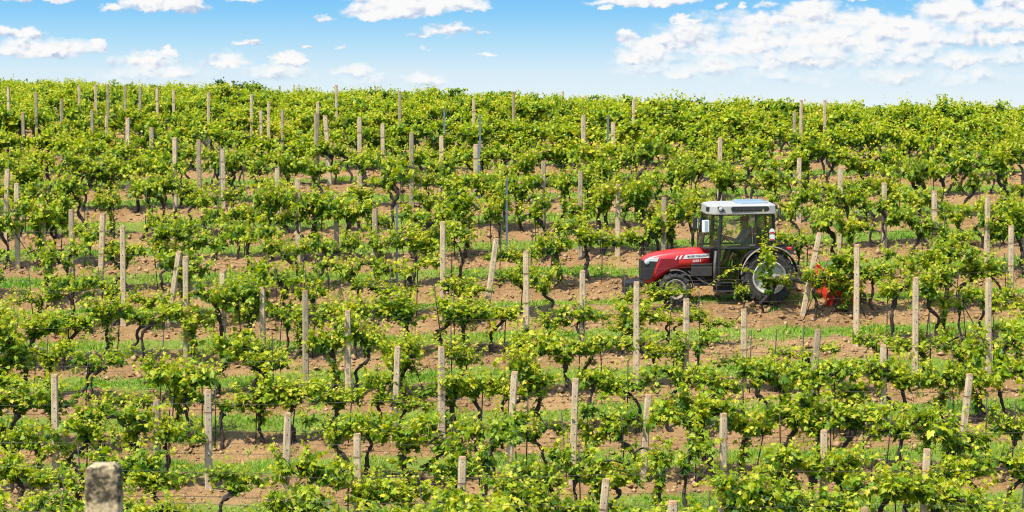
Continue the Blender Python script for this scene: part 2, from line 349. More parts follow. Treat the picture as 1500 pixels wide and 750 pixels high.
ROWS = list(range(-9, 26))
def row_xy(k, r):                                  # point at distance r along row k
    t = T0 + W*k; return -DY*t + DX*r, DX*t + DY*r
def row_r_at_px(k, px):                            # where a row crosses an image column
    r = np.linspace(-48, 48, 3841); x, y = row_xy(k, r); u = to_px(x, y, H(x, y))[0]
    return float(np.interp(px, u, r))
ONES = 'zeroth first second third fourth fifth sixth seventh eighth ninth tenth eleventh twelfth thirteenth fourteenth fifteenth sixteenth seventeenth eighteenth nineteenth'.split()
def ordinal(n):
    if n < 20: return ONES[n]
    t = {2: 'twent', 3: 'thirt', 4: 'fort', 5: 'fift', 6: 'sixt'}[n//10]
    return t+'ieth' if n % 10 == 0 else t+'y-'+ONES[n % 10]
def row_name(k): return f'{ordinal(1-k)} row before the tractor' if k <= 0 else f'{ordinal(k)} row beyond the tractor'
# ------------------------------------------------------------------ grapevines
LEAF = np.array([(0, .10), (-.20, -.17), (-.50, -.02), (-.40, .20), (-.53, .48), (-.26, .50), (-.17, .72), (0, .98), (.17, .72), (.26, .50), (.53, .48), (.40, .20), (.50, -.02), (.20, -.17)])
def leaf_template(kind):
    if kind == 'lobed':
        P = np.vstack([[0, .32], LEAF]); n = len(LEAF)
        f = np.array([(0, 1+i, 1+(i+1) % n) for i in range(n)])
    elif kind == 'plain':
        P = np.array([(0, .35), (0, -.05), (-.5, .05), (-.46, .52), (0, .95), (.46, .52), (.5, .05)]); f = np.array([(0, 1+i, 1+(i+1) % 6) for i in range(6)])
    else:
        P = np.array([(0, -.1), (-.5, .4), (0, .95), (.5, .4)]); f = np.array([(0, 2, 1), (0, 3, 2)])
    z = -.30*np.abs(P[:, 0])**1.2 - .18*np.maximum(P[:, 1]-.3, 0)**1.4
    return np.column_stack([P, z]), f
def norm(a): return a/np.maximum(np.linalg.norm(a, axis=-1, keepdims=True), 1e-9)
def leaves_mesh(pos, nrm, tip, size, tint, kind):
    P, f = leaf_template(kind); n = len(pos)
    z = norm(nrm); y = norm(tip - (tip*z).sum(-1, keepdims=True)*z); x = np.cross(y, z)
    V = pos[:, None, :] + size[:, None, None]*(P[None, :, 0, None]*x[:, None] + P[None, :, 1, None]*y[:, None] + P[None, :, 2, None]*z[:, None])
    fc = (f[None]+(np.arange(n)*len(P))[:, None, None]).reshape(-1, 3)
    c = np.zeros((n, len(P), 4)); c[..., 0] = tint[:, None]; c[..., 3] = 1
    return V.reshape(-1, 3), fc, c.reshape(-1, 4)
def tube(pts, rad, sides=6, rough=0.0, rng=RNG):
    pts = np.asarray(pts, float); n = len(pts); d = norm(np.gradient(pts, axis=0)); ref = np.tile([0.3, .9, .2], (n, 1))
    a = norm(np.cross(d, ref)); b = np.cross(d, a); th = np.arange(sides)/sides*2*np.pi
    R = np.asarray(rad, float)[:, None]*(1+rough*rng.normal(0, 1, (n, sides)))
    V = pts[:, None]+R[..., None]*(np.cos(th)[None, :, None]*a[:, None]+np.sin(th)[None, :, None]*b[:, None])
    i = np.arange(n*sides).reshape(n, sides)
    q = np.stack([i[:-1], np.roll(i[:-1], -1, 1), np.roll(i[1:], -1, 1), i[1:]], -1).reshape(-1, 4)
    V = np.vstack([V.reshape(-1, 3), pts[:1], pts[-1:]]); c0, c1 = n*sides, n*sides+1
    t = np.concatenate([np.stack([np.full(sides, c0), np.roll(i[0], -1), i[0]], -1), np.stack([np.full(sides, c1), i[-1], np.roll(i[-1], -1)], -1)])
    return V, q, t
class Geo:
    def __init__(s): s.V = []; s.q = []; s.t = []; s.n = 0
    def add(s, V, q, t): s.V.append(V); s.q.append(q+s.n); s.t.append(t+s.n); s.n += len(V)
def smooth_path(p, m=4):
    p = np.asarray(p, float); t = np.linspace(0, len(p)-1, (len(p)-1)*m+1); i = np.minimum(t.astype(int), len(p)-2); f = (t-i)[:, None]
    P = np.vstack([2*p[0]-p[1], p, 2*p[-1]-p[-2]]); a, b, c, d = P[i], P[i+1], P[i+2], P[i+3]
    return .5*((2*b)+(-a+c)*f+(2*a-5*b+4*c-d)*f*f+(-a+3*b-3*c+d)*f**3)
# kind: head height, arm length, shoots, shoot length, spread, droop, adjectives
VK = {'bushy': dict(hh=(.66, .84), arm=(.38, .58), ns=(32, 40), sl=(.28, .55), up=.75, droop=.5, word='bushy dense'),
      'sparse': dict(hh=(.75, .95), arm=(.3, .5), ns=(15, 20), sl=(.28, .55), up=.9, droop=.4, word='sparse thin-crowned'),
      'spread': dict(hh=(.7, .9), arm=(.58, .82), ns=(30, 36), sl=(.25, .5), up=.8, droop=.45, word='wide-armed spreading'),
      'tall': dict(hh=(.78, .95), arm=(.32, .5), ns=(27, 33), sl=(.45, .8), up=1.5, droop=.25, word='tall upright-shooted'),
      'droop': dict(hh=(.82, 1.0), arm=(.4, .62), ns=(29, 35), sl=(.4, .75), up=.55, droop=1.15, word='drooping loose-crowned'),
      'twin': dict(hh=(.72, .92), arm=(.42, .66), ns=(28, 35), sl=(.3, .56), up=.85, droop=.5, word='twin-trunked'),
      'wand': dict(hh=(.55, .6), arm=(.08, .12), ns=(6, 7), sl=(1.25, 1.5), up=4.5, droop=.05, word='slender wand-like')}
def gen_vine(kind, seed):
    rng = np.random.default_rng(seed); k = VK[kind]; U = lambda a: rng.uniform(*a)
    tr = Geo(); hh = U(k['hh'])
    nt = 2 if kind == 'twin' else 1; heads = []
    lean = rng.normal(0, .11, 2)
    for j in range(nt):
        off = (j-.5)*.16 if nt == 2 else 0
        n = 6; zz = np.linspace(-.12, hh+(rng.uniform(-.08, .08) if j else 0), n); u = np.linspace(0, 1, n)
        w = rng.normal(0, .06, (n, 2)); w[0] = 0
        bend = rng.normal(0, .15)*np.sin(u*np.pi)
        p = np.column_stack([off*(1+u*.6)+lean[0]*u+w[:, 0]+bend, lean[1]*u*.5+w[:, 1]*.6, zz]); p = smooth_path(p)
        r = np.linspace(.046, .036, len(p))*(1+.2*rng.normal(0, 1, len(p))); r[-4:] *= 1.5; r[:3] *= 1.3
        if kind == 'wand': r *= .6
        r *= .82 if nt == 2 else 1.0
        tr.add(*tube(p, np.abs(r), 7, .10, rng)); heads.append(p[-1])
    starts = []; ends = []
    for s in (-1, 1):
        h = heads[0 if (s < 0 or nt == 1) else 1]; Lh = U(k['arm'])
        if rng.random() < .12: Lh *= .35
        rise = rng.uniform(-.02, .30)
        p = np.array([h+[0, 0, -.03], h+[s*Lh*.3, rng.normal(0, .03), rise*.7], h+[s*Lh*.65, rng.normal(0, .05), rise+rng.normal(0, .03)], h+[s*Lh, rng.normal(0, .06), rise-rng.uniform(0, .14)]])
        p = smooth_path(p, 5); tr.add(*tube(p, np.linspace(.032, .013, len(p))*(1+.12*rng.normal(0, 1, len(p))), 6, .08, rng))
        starts.append(p)
    low = tr.V[0][:-2].reshape(-1, 7, 3).mean(1); low = low[len(low)//3:] if rng.random() < .45 else None
    starts = np.vstack(starts+[np.array(heads)+[0, 0, .03]]*3)
    st = Geo(); P = []; Nn = []; T = []; S = []; C = []
    ns = int(rng.integers(k['ns'][0], k['ns'][1]+1)*(1 if kind == 'wand' else 1.28))
    clump = rng.uniform(0, 1, len(starts))**.5
    for i in range(ns):
        a = starts[rng.choice(len(starts), p=clump/clump.sum())]+rng.normal(0, .02, 3); Ls = U(k['sl'])*(1.45 if rng.random() < .14 else 1)
        if low is not None and kind != 'wand' and rng.random() < .22: a = low[rng.integers(len(low))]; Ls *= .6
        d = norm(np.array([rng.normal(0, .62), rng.normal(0, .68), k['up']*rng.uniform(.5, 1.2)]))
        steps = max(4, int(Ls/.055)); p = [a]; dd = d.copy()
        for q in range(steps):
            dd = norm(dd+rng.normal(0, .13, 3)+np.array([0, 0, -k['droop']*.16*(q/steps+.3)])); p.append(p[-1]+dd*Ls/steps)
        p = np.array(p); st.add(*tube(p, np.linspace(.006, .0025, len(p)), 3, 0, rng))
        for q in range(len(p)):
            u = q/(len(p)-1)
            for rep in range(2 if (u < .8 and rng.random() < .72) else 1):
                if rng.random() < .08: continue
                o = np.array([rng.normal(0, 1), rng.normal(0, 1), rng.normal(0, .5)]); o = norm(o)
                pos = p[q]+o*rng.uniform(.02, .10)*(1-.5*u)
                nrm = norm(o*.55+rng.normal(0, .35, 3)+np.array([0, 0, .75]))
                tip = o+np.array([0, 0, -.35])+rng.normal(0, .3, 3)
                P.append(pos); Nn.append(nrm); T.append(tip); S.append(rng.uniform(.075, .138)*(1.3 if rng.random() < .08 else 1)*(1-.58*u**1.5))
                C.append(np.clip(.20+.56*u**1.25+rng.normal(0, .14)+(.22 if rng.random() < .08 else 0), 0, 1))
    return dict(tr=tr, st=st, leaf=[np.array(v) for v in (P, Nn, T, S, C)], kind=kind)
def vine_meshes(v, leafkind='lobed'):
    tr = v['tr']; tm = np_mesh('vine_trunk', np.vstack(tr.V), [np.vstack(tr.q), np.vstack(tr.t)], [M['bark']], smooth=True)
    st = v['st']; LV, lf, lc = leaves_mesh(*v['leaf'], leafkind); sv = np.vstack(st.V)
    col = np.vstack([lc, np.tile([.5, 0, 0, 1], (len(sv), 1))])
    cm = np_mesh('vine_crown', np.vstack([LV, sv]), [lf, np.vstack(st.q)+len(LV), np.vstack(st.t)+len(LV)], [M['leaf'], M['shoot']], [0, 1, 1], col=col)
    return tm, cm
KINDS = ['bushy', 'sparse', 'spread', 'tall', 'droop', 'twin']
PROTO = {}
for ki, kd in enumerate(KINDS):
    PROTO[kd] = [gen_vine(kd, 100*ki+j) for j in range(8)]
PROTO['wand'] = [gen_vine('wand', 900)]
PM = {kd: [vine_meshes(v) for v in vs] for kd, vs in PROTO.items()}

# where every vine stands
vr = random.Random(21); VINES = []                  # (k, r, kind, proto, scale, zscale, flip)
def add_vine(k, r, kind=None, sc=None, zs=None):
    if kind is None:
        wts = dict(bushy=3, spread=3.2, twin=1.6, sparse=1.2, tall=1.2, droop=1.6)
        if k >= 1: wts.update(tall=2.4, droop=2.2, bushy=1.4, sparse=1.8)
        if k >= 5: wts.update(tall=.25, bushy=2)
        if k >= 9: wts.update(tall=0, sparse=2.5)
        if 1 <= k <= 5 and vr.random() < .6: wts.update(sparse=4.0, spread=2, bushy=.8, droop=1.4)
        kind = vr.choices(list(wts), list(wts.values()))[0]
    x, y = row_xy(k, r)
    base = 1.0 if y < 40 else (.95 if k < 1 else .95 if k < 5 else .93 if k < 9 else .86)
    VINES.append((k, r, kind, vr.randrange(len(PROTO[kind])), sc or base*(vr.uniform(.72, 1.10) if k < 5 else vr.uniform(.78, .98)), zs or (vr.uniform(.82, 1.22) if k < 5 else vr.uniform(.88, 1.08))*(1.36 if k >= 9 else 1.22 if k >= 5 else 1.24 if k >= 1 else 1.09), vr.random() < .5))
for k in ROWS:
    half = row_r_at_px(k, 1640); r = row_r_at_px(k, -140)+vr.uniform(0, 1)
    while r < half+.0:
        x, y = row_xy(k, r); px, py = to_px(x, y, float(H(x, y)))
        skip = vr.random() < (.07 if k < 3 else .05)
        if k == 0 and 898 < px < 1215: skip = True
        if k <= -4 and min(abs(px-c) for c in (308, 944, 418)) < 26: skip = True
        if k in (1, 2) and 1058 < px < 1108: skip = True
        if k == -1 and 1078 < px < 1262: skip = True
        if k == -1 and 985 < px <= 1078 and not skip: add_vine(k, r, 'spread' if vr.random() < .5 else 'twin', .70, .80)
        elif k == -1 and 905 < px <= 985 and not skip: add_vine(k, r, 'bushy', .8, .8)
        elif k == -2 and 1075 < px < 1275: skip or add_vine(k, r, vr.choice(('spread', 'twin')), .76, .84)
        elif not skip: add_vine(k, r)
        r += vr.uniform(.50, .80) if k < -2 else vr.uniform(.54, .88) if k < 5 else vr.uniform(.40, .58)
        if 1 <= k <= 4 and 600 < px < 920: r += vr.uniform(0, .25)
for px, kd, sc, zs in ((925, 'sparse', .6, .7), (956, 'spread', .64, .72), (982, 'twin', .66, .82), (1072, 'sparse', .42, 1.4), (1113, 'wand', .95, .95), (1143, 'sparse', .80, .82), (1190, 'sparse', .82, 1.05), (1216, 'spread', .72, 1.0), (1240, 'bushy', .60, 1.15)):
    add_vine(0, row_r_at_px(0, px), kd, sc, zs)
VP = []
for v in VINES:
    x, y = row_xy(v[0], v[1]); x += vr.gauss(0, .05); y += vr.gauss(0, .13); z = float(H(x, y)); px, py = to_px(x, y, z+1.2*v[4]); VP.append((x, y, z, px, py))
inview = [i for i in range(len(VINES)) if -15 < VP[i][3] < 1515 and VP[i][4] < 775]
inview.sort(key=lambda i: VP[i][1]); single = set(inview[:300])
GROUPV = 'grapevines planted in rows on the slope'
order = {}
for k in ROWS:
    ids = sorted([i for i in single if VINES[i][0] == k], key=lambda i: VP[i][3])
    for n, i in enumerate(ids): order[i] = n+1
VINE_OBJ = {}
for i in sorted(single, key=lambda i: (VINES[i][0], order[i])):
    k, r, kd, pi, sc, zs, fl = VINES[i]; x, y, z = VP[i][:3]
    o = empty('grapevine', (x, y, z), ROWA+(math.pi if fl else 0)+vr.gauss(0, .12)); o.scale = (sc, sc, sc*zs)
    tag(o, f"{VK[kd]['word']} grapevine, {ordinal(order[i])} from the left in the {row_name(k)}", 'grapevine', GROUPV)
    tm, cm = PM[kd][pi]; link('trunk', tm, o); link('crown', cm, o); VINE_OBJ[i] = o

def far_vines():
    V = []; C = []; leafF = []; wq = []; wt = []; sq = []; n = 0
    rg = np.random.default_rng(77)
    for i, v in enumerate(VINES):
        if i in single: continue
        k, r, kd, pi, sc, zs, fl = v; p = PROTO[kd][pi]; x, y, z = VP[i][:3]
        a = ROWA+(math.pi if fl else 0)+rg.normal(0, .15); c, s = math.cos(a), math.sin(a)
        def tf(P): return np.column_stack([(P[:, 0]*c-P[:, 1]*s)*sc+x, (P[:, 0]*s+P[:, 1]*c)*sc+y, P[:, 2]*sc*zs+z])
        L = p['leaf']; keep = (rg.random(len(L[0])) < .92) & (L[0][:, 2] < (rg.choice((1.25, 1.35, 1.5)) if k >= 9 else 9))
        LV, lf, lc = leaves_mesh(L[0][keep], L[1][keep], L[2][keep], L[3][keep]*1.04, np.clip(L[4][keep]+rg.normal(0, .05), 0, 1), 'plain' if y < 72 else 'kite')
        tv = np.vstack(p['tr'].V); tq = np.vstack(p['tr'].q); tt = np.vstack(p['tr'].t)
        V += [tf(LV), tf(tv)]; C += [lc, np.tile([.5, 0, 0, 1], (len(tv), 1))]
        leafF.append(lf+n); n += len(LV); wq.append(tq+n); wt.append(tt+n); n += len(tv)
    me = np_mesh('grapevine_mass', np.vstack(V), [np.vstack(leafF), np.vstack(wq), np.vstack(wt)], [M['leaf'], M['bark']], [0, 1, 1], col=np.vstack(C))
    o = link('grapevine_mass', me); tag(o, 'dense mass of far grapevines in rows covering the upper slope up to the crest', 'grapevines', kind='stuff')
far_vines()
print('vines', len(VINES), 'single', len(single))

# ------------------------------------------------------------------ posts
def post_mesh(name, w, h, mats, holes=True, dome=False, taper=.9, seed=0, rustband=False, cham=.28):
    bm = bmesh.new(); rg = random.Random(seed); zs = [-.25, 0, h*.33, h*.66, h-.03, h]; rings = []
    for i, z in enumerate(zs):
        f = w/2*(1-(1-taper)*max(z, 0)/h); f *= .9 if i == len(zs)-1 else 1
        ch = f*cham; d = f*.85
        pts = [(-f+ch, -d), (f-ch, -d), (f, -d+ch), (f, d-ch), (f-ch, d), (-f+ch, d), (-f, d-ch), (-f, -d+ch)]
        rings.append([bm.verts.new((x+rg.gauss(0, .0015), y+rg.gauss(0, .0015), z+(rg.gauss(0, .006) if i == len(zs)-1 else 0))) for x, y in pts])
    for a, b in zip(rings[:-1], rings[1:]):
        for j in range(8): bm.faces.new((a[j], a[(j+1) % 8], b[(j+1) % 8], b[j]))
    if dome:
        c = [bm.verts.new((v.co.x*.7, v.co.y*.7, h+w*.09)) for v in rings[-1]]
        for j in range(8): bm.faces.new((rings[-1][j], rings[-1][(j+1) % 8], c[(j+1) % 8], c[j]))
        bm.faces.new(c)
    else: bm.faces.new(rings[-1])
    bm.faces.new(rings[0][::-1])
    if holes:
        for q in range(7):
            z = h-.10-q*.22+rg.gauss(0, .01)
            if z < .1: break
            f = w/2*(1-(1-taper)*z/h)*.85; cx = rg.gauss(0, .006); rr = .011
            vs = [bm.verts.new((cx+rr*math.cos(t), -f-.003, z+rr*math.sin(t))) for t in np.linspace(0, 2*math.pi, 7)[:-1]]
            bm.faces.new(vs).material_index = 1
    if rustband:
        for z in (h-.42, h-.95):
            f = w/2*1.0+.004; d = f*.88
            vv = [[bm.verts.new((x, y, zz)) for x, y in ((-f, -d), (f, -d), (f, d), (-f, d))] for zz in (z, z+.016)]
            for j in range(4): bm.faces.new((vv[0][j], vv[0][(j+1) % 4], vv[1][(j+1) % 4], vv[1][j])).material_index = 2
    bmesh.ops.recalc_face_normals(bm, faces=bm.faces)
    me = bpy.data.meshes.new(name); bm.to_mesh(me); bm.free()
    for m in mats: me.materials.append(m)
    return me
PBASE = [post_mesh('post', .125, 1.85, [M['post'], M['hole'], M['rust']], seed=s, rustband=s in (1, 3), dome=s == 2) for s in range(4)]
PRUST = [post_mesh('post', .135, 1.80, [M['post_rusty'], M['hole'], M['rust']], seed=9, rustband=True)]
PDARK = [post_mesh('post', .125, 1.85, [M['post_dark'], M['hole'], M['rust']], seed=12)]
def metal_post_mesh():
    bm = bmesh.new(); h = 1.85; w = .05
    prof = [(-w/2, -w/2), (w/2, -w/2), (w/2, w/2), (w/2-.008, w/2), (w/2-.008, -w/2+.008), (-w/2, -w/2+.008)]
    a = [bm.verts.new((x, y, -.2)) for x, y in prof]; b = [bm.verts.new((x, y, h)) for x, y in prof]
    for j in range(6): bm.faces.new((a[j], a[(j+1) % 6], b[(j+1) % 6], b[j]))
    bm.faces.new(b); bm.faces.new(a[::-1]); bmesh.ops.recalc_face_normals(bm, faces=bm.faces)
    me = bpy.data.meshes.new('metal_post'); bm.to_mesh(me); bm.free(); me.materials.append(M['galv']); return me
PMETAL = metal_post_mesh()
# top of each post in the photo (px, py) [, px of foot if leaning, look]
POSTS = [(14, 128), (54, 135), (91, 145), (117, 125), (141, 124), (159, 124), (184, 125), (206, 127), (231, 128), (136, 161), (157, 168), (188, 173), (223, 187), (35, 165), (12, 248, 8), (26, 268), (64, 294), (106, 307), (153, 312, 147), (181, 331),
 (255, 131), (306, 136), (369, 139), (394, 149), (410, 126), (431, 124), (493, 125), (383, 161), (414, 161), (466, 150), (464, 166), (477, 169, 483), (257, 202), (292, 205), (323, 215, None, 'm'), (327, 218), (407, 246), (437, 262), (493, 285), (266, 366, 246), (273, 376), (327, 396), (385, 420), (448, 425),
 (553, 128), (586, 134), (619, 135), (639, 138), (527, 172), (561, 181), (603, 194), (647, 199), (694, 144), (752, 138), (787, 136), (824, 134), (857, 140), (651, 160, None, 'm'), (703, 168, None, 'm'), (854, 169), (890, 168, None, 'm'), (898, 179), (914, 138), (928, 146), (990, 145), (697, 211), (702, 208, None, 'm'), (742, 262, None, 'm'), (796, 236), (850, 251), (905, 270), (972, 289), (581, 300, None, 'm'), (550, 306), (649, 325), (728, 348, 711), (771, 367), (853, 396), (932, 413), (510, 455), (583, 507, 577), (647, 507, None, 'r'), (524, 634), (678, 667, 672), (754, 544, 744), (843, 554, 838), (950, 578, 941), (888, 698, 868), (984, 731, None, 'r'),
 (231, 585, None, 'd'), (306, 570, None, 'r'), (423, 604, 415), (82, 548), (1207, 147), (1163, 164), (1220, 169), (1280, 184), (1330, 150), (1332, 184), (1107, 168, None, 'm'), (1170, 232), (1230, 245), (1295, 268), (1369, 279), (1396, 201), (1445, 286), (1450, 206, None, 'm'), (1378, 152), (1434, 150), (1465, 182), (1022, 156), (1054, 202), (1125, 156), (1200, 338, 1176), (1254, 358), (1173, 147), (1340, 406), (1447, 408), (1293, 505), (1420, 546, 1404), (1058, 604), (1089, 452), (1197, 481, 1186), (1206, 629), (1356, 657, 1350), (1006, 437, 1003), (1480, 330), (1265, 742, None, 'd')]
pl = []
for p in POSTS:
    px, py = p[:2]; foot = p[2] if len(p) > 2 and p[2] else px; look = p[3] if len(p) > 3 else None
    best = None
    for k in ROWS:
        r = row_r_at_px(k, foot); x, y = row_xy(k, r); z = float(H(x, y))
        yc = y*CP-z*SP; zt = (375-py)/F*yc; hh = zt-(y*SP+z*CP)
        c = abs(hh-1.86)
        if best is None or c < best[0]: best = (c, k, r, x, y, z, hh, yc)
    pl.append((best, px, foot, look))
for k in ROWS:
    ids = sorted([q for q in pl if q[0][1] == k], key=lambda q: q[1])
    cnt = {'m': 0, 'c': 0}
    for q in ids:
        (_, _, r, x, y, z, hh, yc), px, foot, look = q; hh = min(max(hh, 1.35), 2.35)
        lean = math.atan((px-foot)/F*yc/hh)
        metal = look == 'm'; cnt['m' if metal else 'c'] += 1; n = cnt['m' if metal else 'c']
        if metal: me = PMETAL
        elif look == 'r': me = PRUST[0]
        elif look == 'd': me = PDARK[0]
        else: me = (PBASE+PDARK+(PDARK if y > 52 else []))[vr.randrange(6 if y > 52 else 5)]
        o = link('metal_post' if metal else 'concrete_post', me); o.location = (x, y, z)
        o.scale = (1, 1, hh/(1.80 if look == 'r' else 1.85)) if not metal else (1, 1, hh/1.85)
        o.rotation_euler = (vr.gauss(0, .012), lean, ROWA+vr.gauss(0, .15))
        far = y > 55
        if not metal and far: o.scale.x = o.scale.y = .72
        word = 'blue-grey steel' if metal else {'r': 'rust-topped pale concrete', 'd': 'weathered brownish concrete'}.get(look, 'leaning pale concrete' if abs(lean) > .1 else 'upright pale concrete')
        tag(o, f"{word} post, {ordinal(n)} {'steel' if metal else 'concrete'} one from the left, {row_name(k)}", 'post', 'vineyard posts')
# the blurred post close to the camera
yN = 8.6; xN = (148-750)/F*yN; zN = float(H(xN, yN)); zt = (375-679)/F*(yN*CP+.9*SP)
ztw = zt*CP-yN*SP
pm = post_mesh('near_post', .158, 2.0, [M['post_near'], M['hole'], M['rust']], holes=False, dome=True, taper=.95, seed=31, cham=.14)
o = link('concrete_post', pm); o.location = (xN, yN, ztw-2.0-.02); o.rotation_euler.z = .05
tag(o, 'large grey concrete post with a black mould-stained rounded top, nearest the camera', 'post', 'vineyard posts')

# ------------------------------------------------------------------ stakes and wires
def stake_mesh(h):
    V, q, t = tube([(0, 0, -.15), (0, 0, h*.5), (0, 0, h)], [.012, .012, .011], 5); return np_mesh('stake', V, [q, t], [M['stake']])
SM = [stake_mesh(h) for h in (1.05, 1.25, 1.45)]
for i in sorted(single, key=lambda i: (VINES[i][0], order[i])):
    k = VINES[i][0]; x, y, z, px, py = VP[i]
    if not (-8 <= k <= 5) or vr.random() < (.28 if k > -4 else .2) or not 5 < px < 1495: continue
    if k == 0 and 930 < px < 1180: continue
    dr = vr.choice((-1, 1))*vr.uniform(.08, .22); sx, sy = x+DX*dr, y+DY*dr-.05
    o = link('vine_stake', vr.choice(SM)); o.location = (sx, sy, float(H(sx, sy))); lean = vr.gauss(0, .06)
    if vr.random() < .08: lean = vr.choice((-1, 1))*vr.uniform(.3, .6)
    o.rotation_euler = (vr.gauss(0, .05), lean, 0)
    tag(o, f"thin dark stake beside the {ordinal(order[i])} vine from the left, {row_name(k)}", 'stake', 'thin stakes beside the vines')
for k in range(-8, 6):
    for hgt, wd in ((.62, 'lower'), (1.02, 'middle'), (1.5, 'upper')):
        if (k > 1 and wd != 'middle') or k > 3: continue
        r = np.arange(-15-max(k, -3), 15.1+max(k, -3), .75)+DY*(T0+W*k); x, y = row_xy(k, r); zz = np.interp(r, r[::4], H(x, y, True)[::4])
        kk = np.exp(-np.linspace(-1.5, 1.5, 9)**2); zz = np.convolve(np.pad(zz, 4, mode='edge'), kk/kk.sum(), 'valid')
        V, q, t = tube(np.column_stack([x, y, zz+hgt+.012*np.sin(r*2.1+k)]), np.full(len(r), .0036 if k <= -3 else .0027), 4)
        o = link('trellis_wire', np_mesh('trellis_wire', V, [q, t], [M['wire']]))
        tag(o, f'{wd} trellis wire strung along the {row_name(k)}', 'wire', 'trellis wires')

# ------------------------------------------------------------------ grass, weeds and clods
def grass():
    rg = np.random.default_rng(3); PX = []; PY = []; Hh = []
    for k in range(-9, 16):
        t = T0+W*(k+.5); half = .262*t+2.5; dens = 520 if k < 2 else (300 if k < 6 else 180); n = int(2*half*1.0*dens)
        r = rg.uniform(-half, half, n)+DY*t; d = rg.normal(0, .40, n)*np.where(rg.random(n) < .5, 1, .8)
        patch = np.sin(r*1.3+k*2.1)+np.sin(r*.57+k*5.3)+np.sin(r*2.9+k)*.6+rg.normal(0, .7, n); keep = (patch > -1.5) & (np.abs(d) < .85)
        r, d = r[keep], d[keep]; tt = t+d; PX.append(-DY*tt+DX*r); PY.append(DX*tt+DY*r); Hh.append(rg.uniform(.03, .105, len(r))*(1.2-np.abs(d))*(1+.35*np.sin(r*3.7+k)))
        # weeds under the vines
        n2 = int(half*(3.2 if k > -3 else 4)); rc = rg.uniform(-half, half, n2)+DY*t; dc = rg.normal(0, .33, n2); m = rg.integers(14, 46, n2)
        rr = np.repeat(rc, m)+rg.normal(0, .09, m.sum()); dd = np.repeat(dc, m)+rg.normal(0, .06, m.sum()); tt = T0+W*k+dd
        PX.append(-DY*tt+DX*rr); PY.append(DX*tt+DY*rr); Hh.append(rg.uniform(.04, .14, len(rr)))
    X = np.concatenate(PX); Y = np.concatenate(PY); h = np.concatenate(Hh); Z = H(X, Y)-.01; n = len(X)
    a = rg.uniform(0, 6.28, n); w = rg.uniform(.007, .014, n)*(1+np.clip((Y-45)/30, 0, 1)); ln = rg.uniform(.2, .9, n)*h; b = rg.uniform(0, 6.28, n)
    base = np.stack([X, Y, Z], -1); sx = np.stack([np.cos(a)*w, np.sin(a)*w, 0*a], -1)
    mid = base+np.stack([np.cos(b)*ln*.35, np.sin(b)*ln*.35, h*.62], -1); tip = base+np.stack([np.cos(b)*ln, np.sin(b)*ln, h], -1)
    V = np.stack([base-sx, base+sx, mid+sx*.75, mid-sx*.75, tip], 1).reshape(-1, 3); i = np.arange(n)*5
    q = np.stack([i, i+1, i+2, i+3], -1); t = np.stack([i+3, i+2, i+4], -1)
    big = .5+.25*np.sin(X*.9+Y*1.7)+rg.normal(0, .16, n); c = np.zeros((n, 5, 4)); c[..., 0] = np.clip(big, 0, 1)[:, None]; c[..., 3] = 1
    o = link('grass', np_mesh('grass', V, [q, t], [M['grass']], [0, 0], col=c.reshape(-1, 4))); tag(o, 'short bright green grass growing in strips between the vine rows', 'grass', kind='stuff')
    print('blades', n)
grass()
M['clod'] = mat('soil_clod', (.46, .31, .165), .95, spec=.1, noise=.5, nscale=5, color2=(.20, .11, .048))
def clods():
    rg = np.random.default_rng(8); X = []; Y = []; S = []
    for k in range(-9, 12):
        half = .262*(T0+W*k)+2; n = int(2*half*(95 if k < 3 else 55)); r = rg.uniform(-half, half, n)+DY*(T0+W*k); d = rg.normal(0, .42, n); tt = T0+W*k+d
        X.append(-DY*tt+DX*r); Y.append(DX*tt+DY*r); S.append(np.clip(rg.lognormal(-3.6, .55, n), .012, .10))
    X = np.concatenate(X); Y = np.concatenate(Y); S = np.concatenate(S); n = len(X); Z = H(X, Y)+S*.25
    O = np.array([(1, 0, 0), (-1, 0, 0), (0, 1, 0), (0, -1, 0), (0, 0, .75), (0, 0, -.75)], float); f = np.array([(0, 2, 4), (2, 1, 4), (1, 3, 4), (3, 0, 4), (2, 0, 5), (1, 2, 5), (3, 1, 5), (0, 3, 5)])
    V = np.stack([X, Y, Z], -1)[:, None]+S[:, None, None]*(O[None]*rg.uniform(.6, 1.3, (n, 6, 1))+rg.normal(0, .25, (n, 6, 3)))
    o = link('soil_clods', np_mesh('soil_clods', V.reshape(-1, 3), [(f[None]+(np.arange(n)*6)[:, None, None]).reshape(-1, 3)], [M['clod']]))
    tag(o, 'loose reddish brown soil clods scattered under the vines', 'soil clods', kind='stuff')
clods()

def twigs():
    rg = np.random.default_rng(17); V = []; Q = []; Tt = []; n = 0
    for k in range(-9, 8):
        half = .262*(T0+W*k)+1
        for j in range(int(half*7)):
            r = rg.uniform(-half, half)+DY*(T0+W*k); d = rg.normal(0, .32); tt = T0+W*k+d; x, y = -DY*tt+DX*r, DX*tt+DY*r; a = rg.uniform(0, 6.28); l = rg.uniform(.08, .32)
            p = np.array([[x, y], [x+.5*l*math.cos(a), y+.5*l*math.sin(a)], [x+l*math.cos(a+.4), y+l*math.sin(a+.4)]]); z = H(p[:, 0], p[:, 1])+.012+rg.uniform(0, .03, 3)
            v, q_, t_ = tube(np.column_stack([p, z]), [.006, .005, .003], 3); V.append(v); Q.append(q_+n); Tt.append(t_+n); n += len(v)
    o = link('dry_twigs', np_mesh('dry_twigs', np.vstack(V), [np.vstack(Q), np.vstack(Tt)], [mat('dry_twig', (.30, .23, .16), .9, noise=.6, nscale=2)])); tag(o, 'dry vine prunings lying on the bare soil', 'twigs', kind='stuff')
twigs()

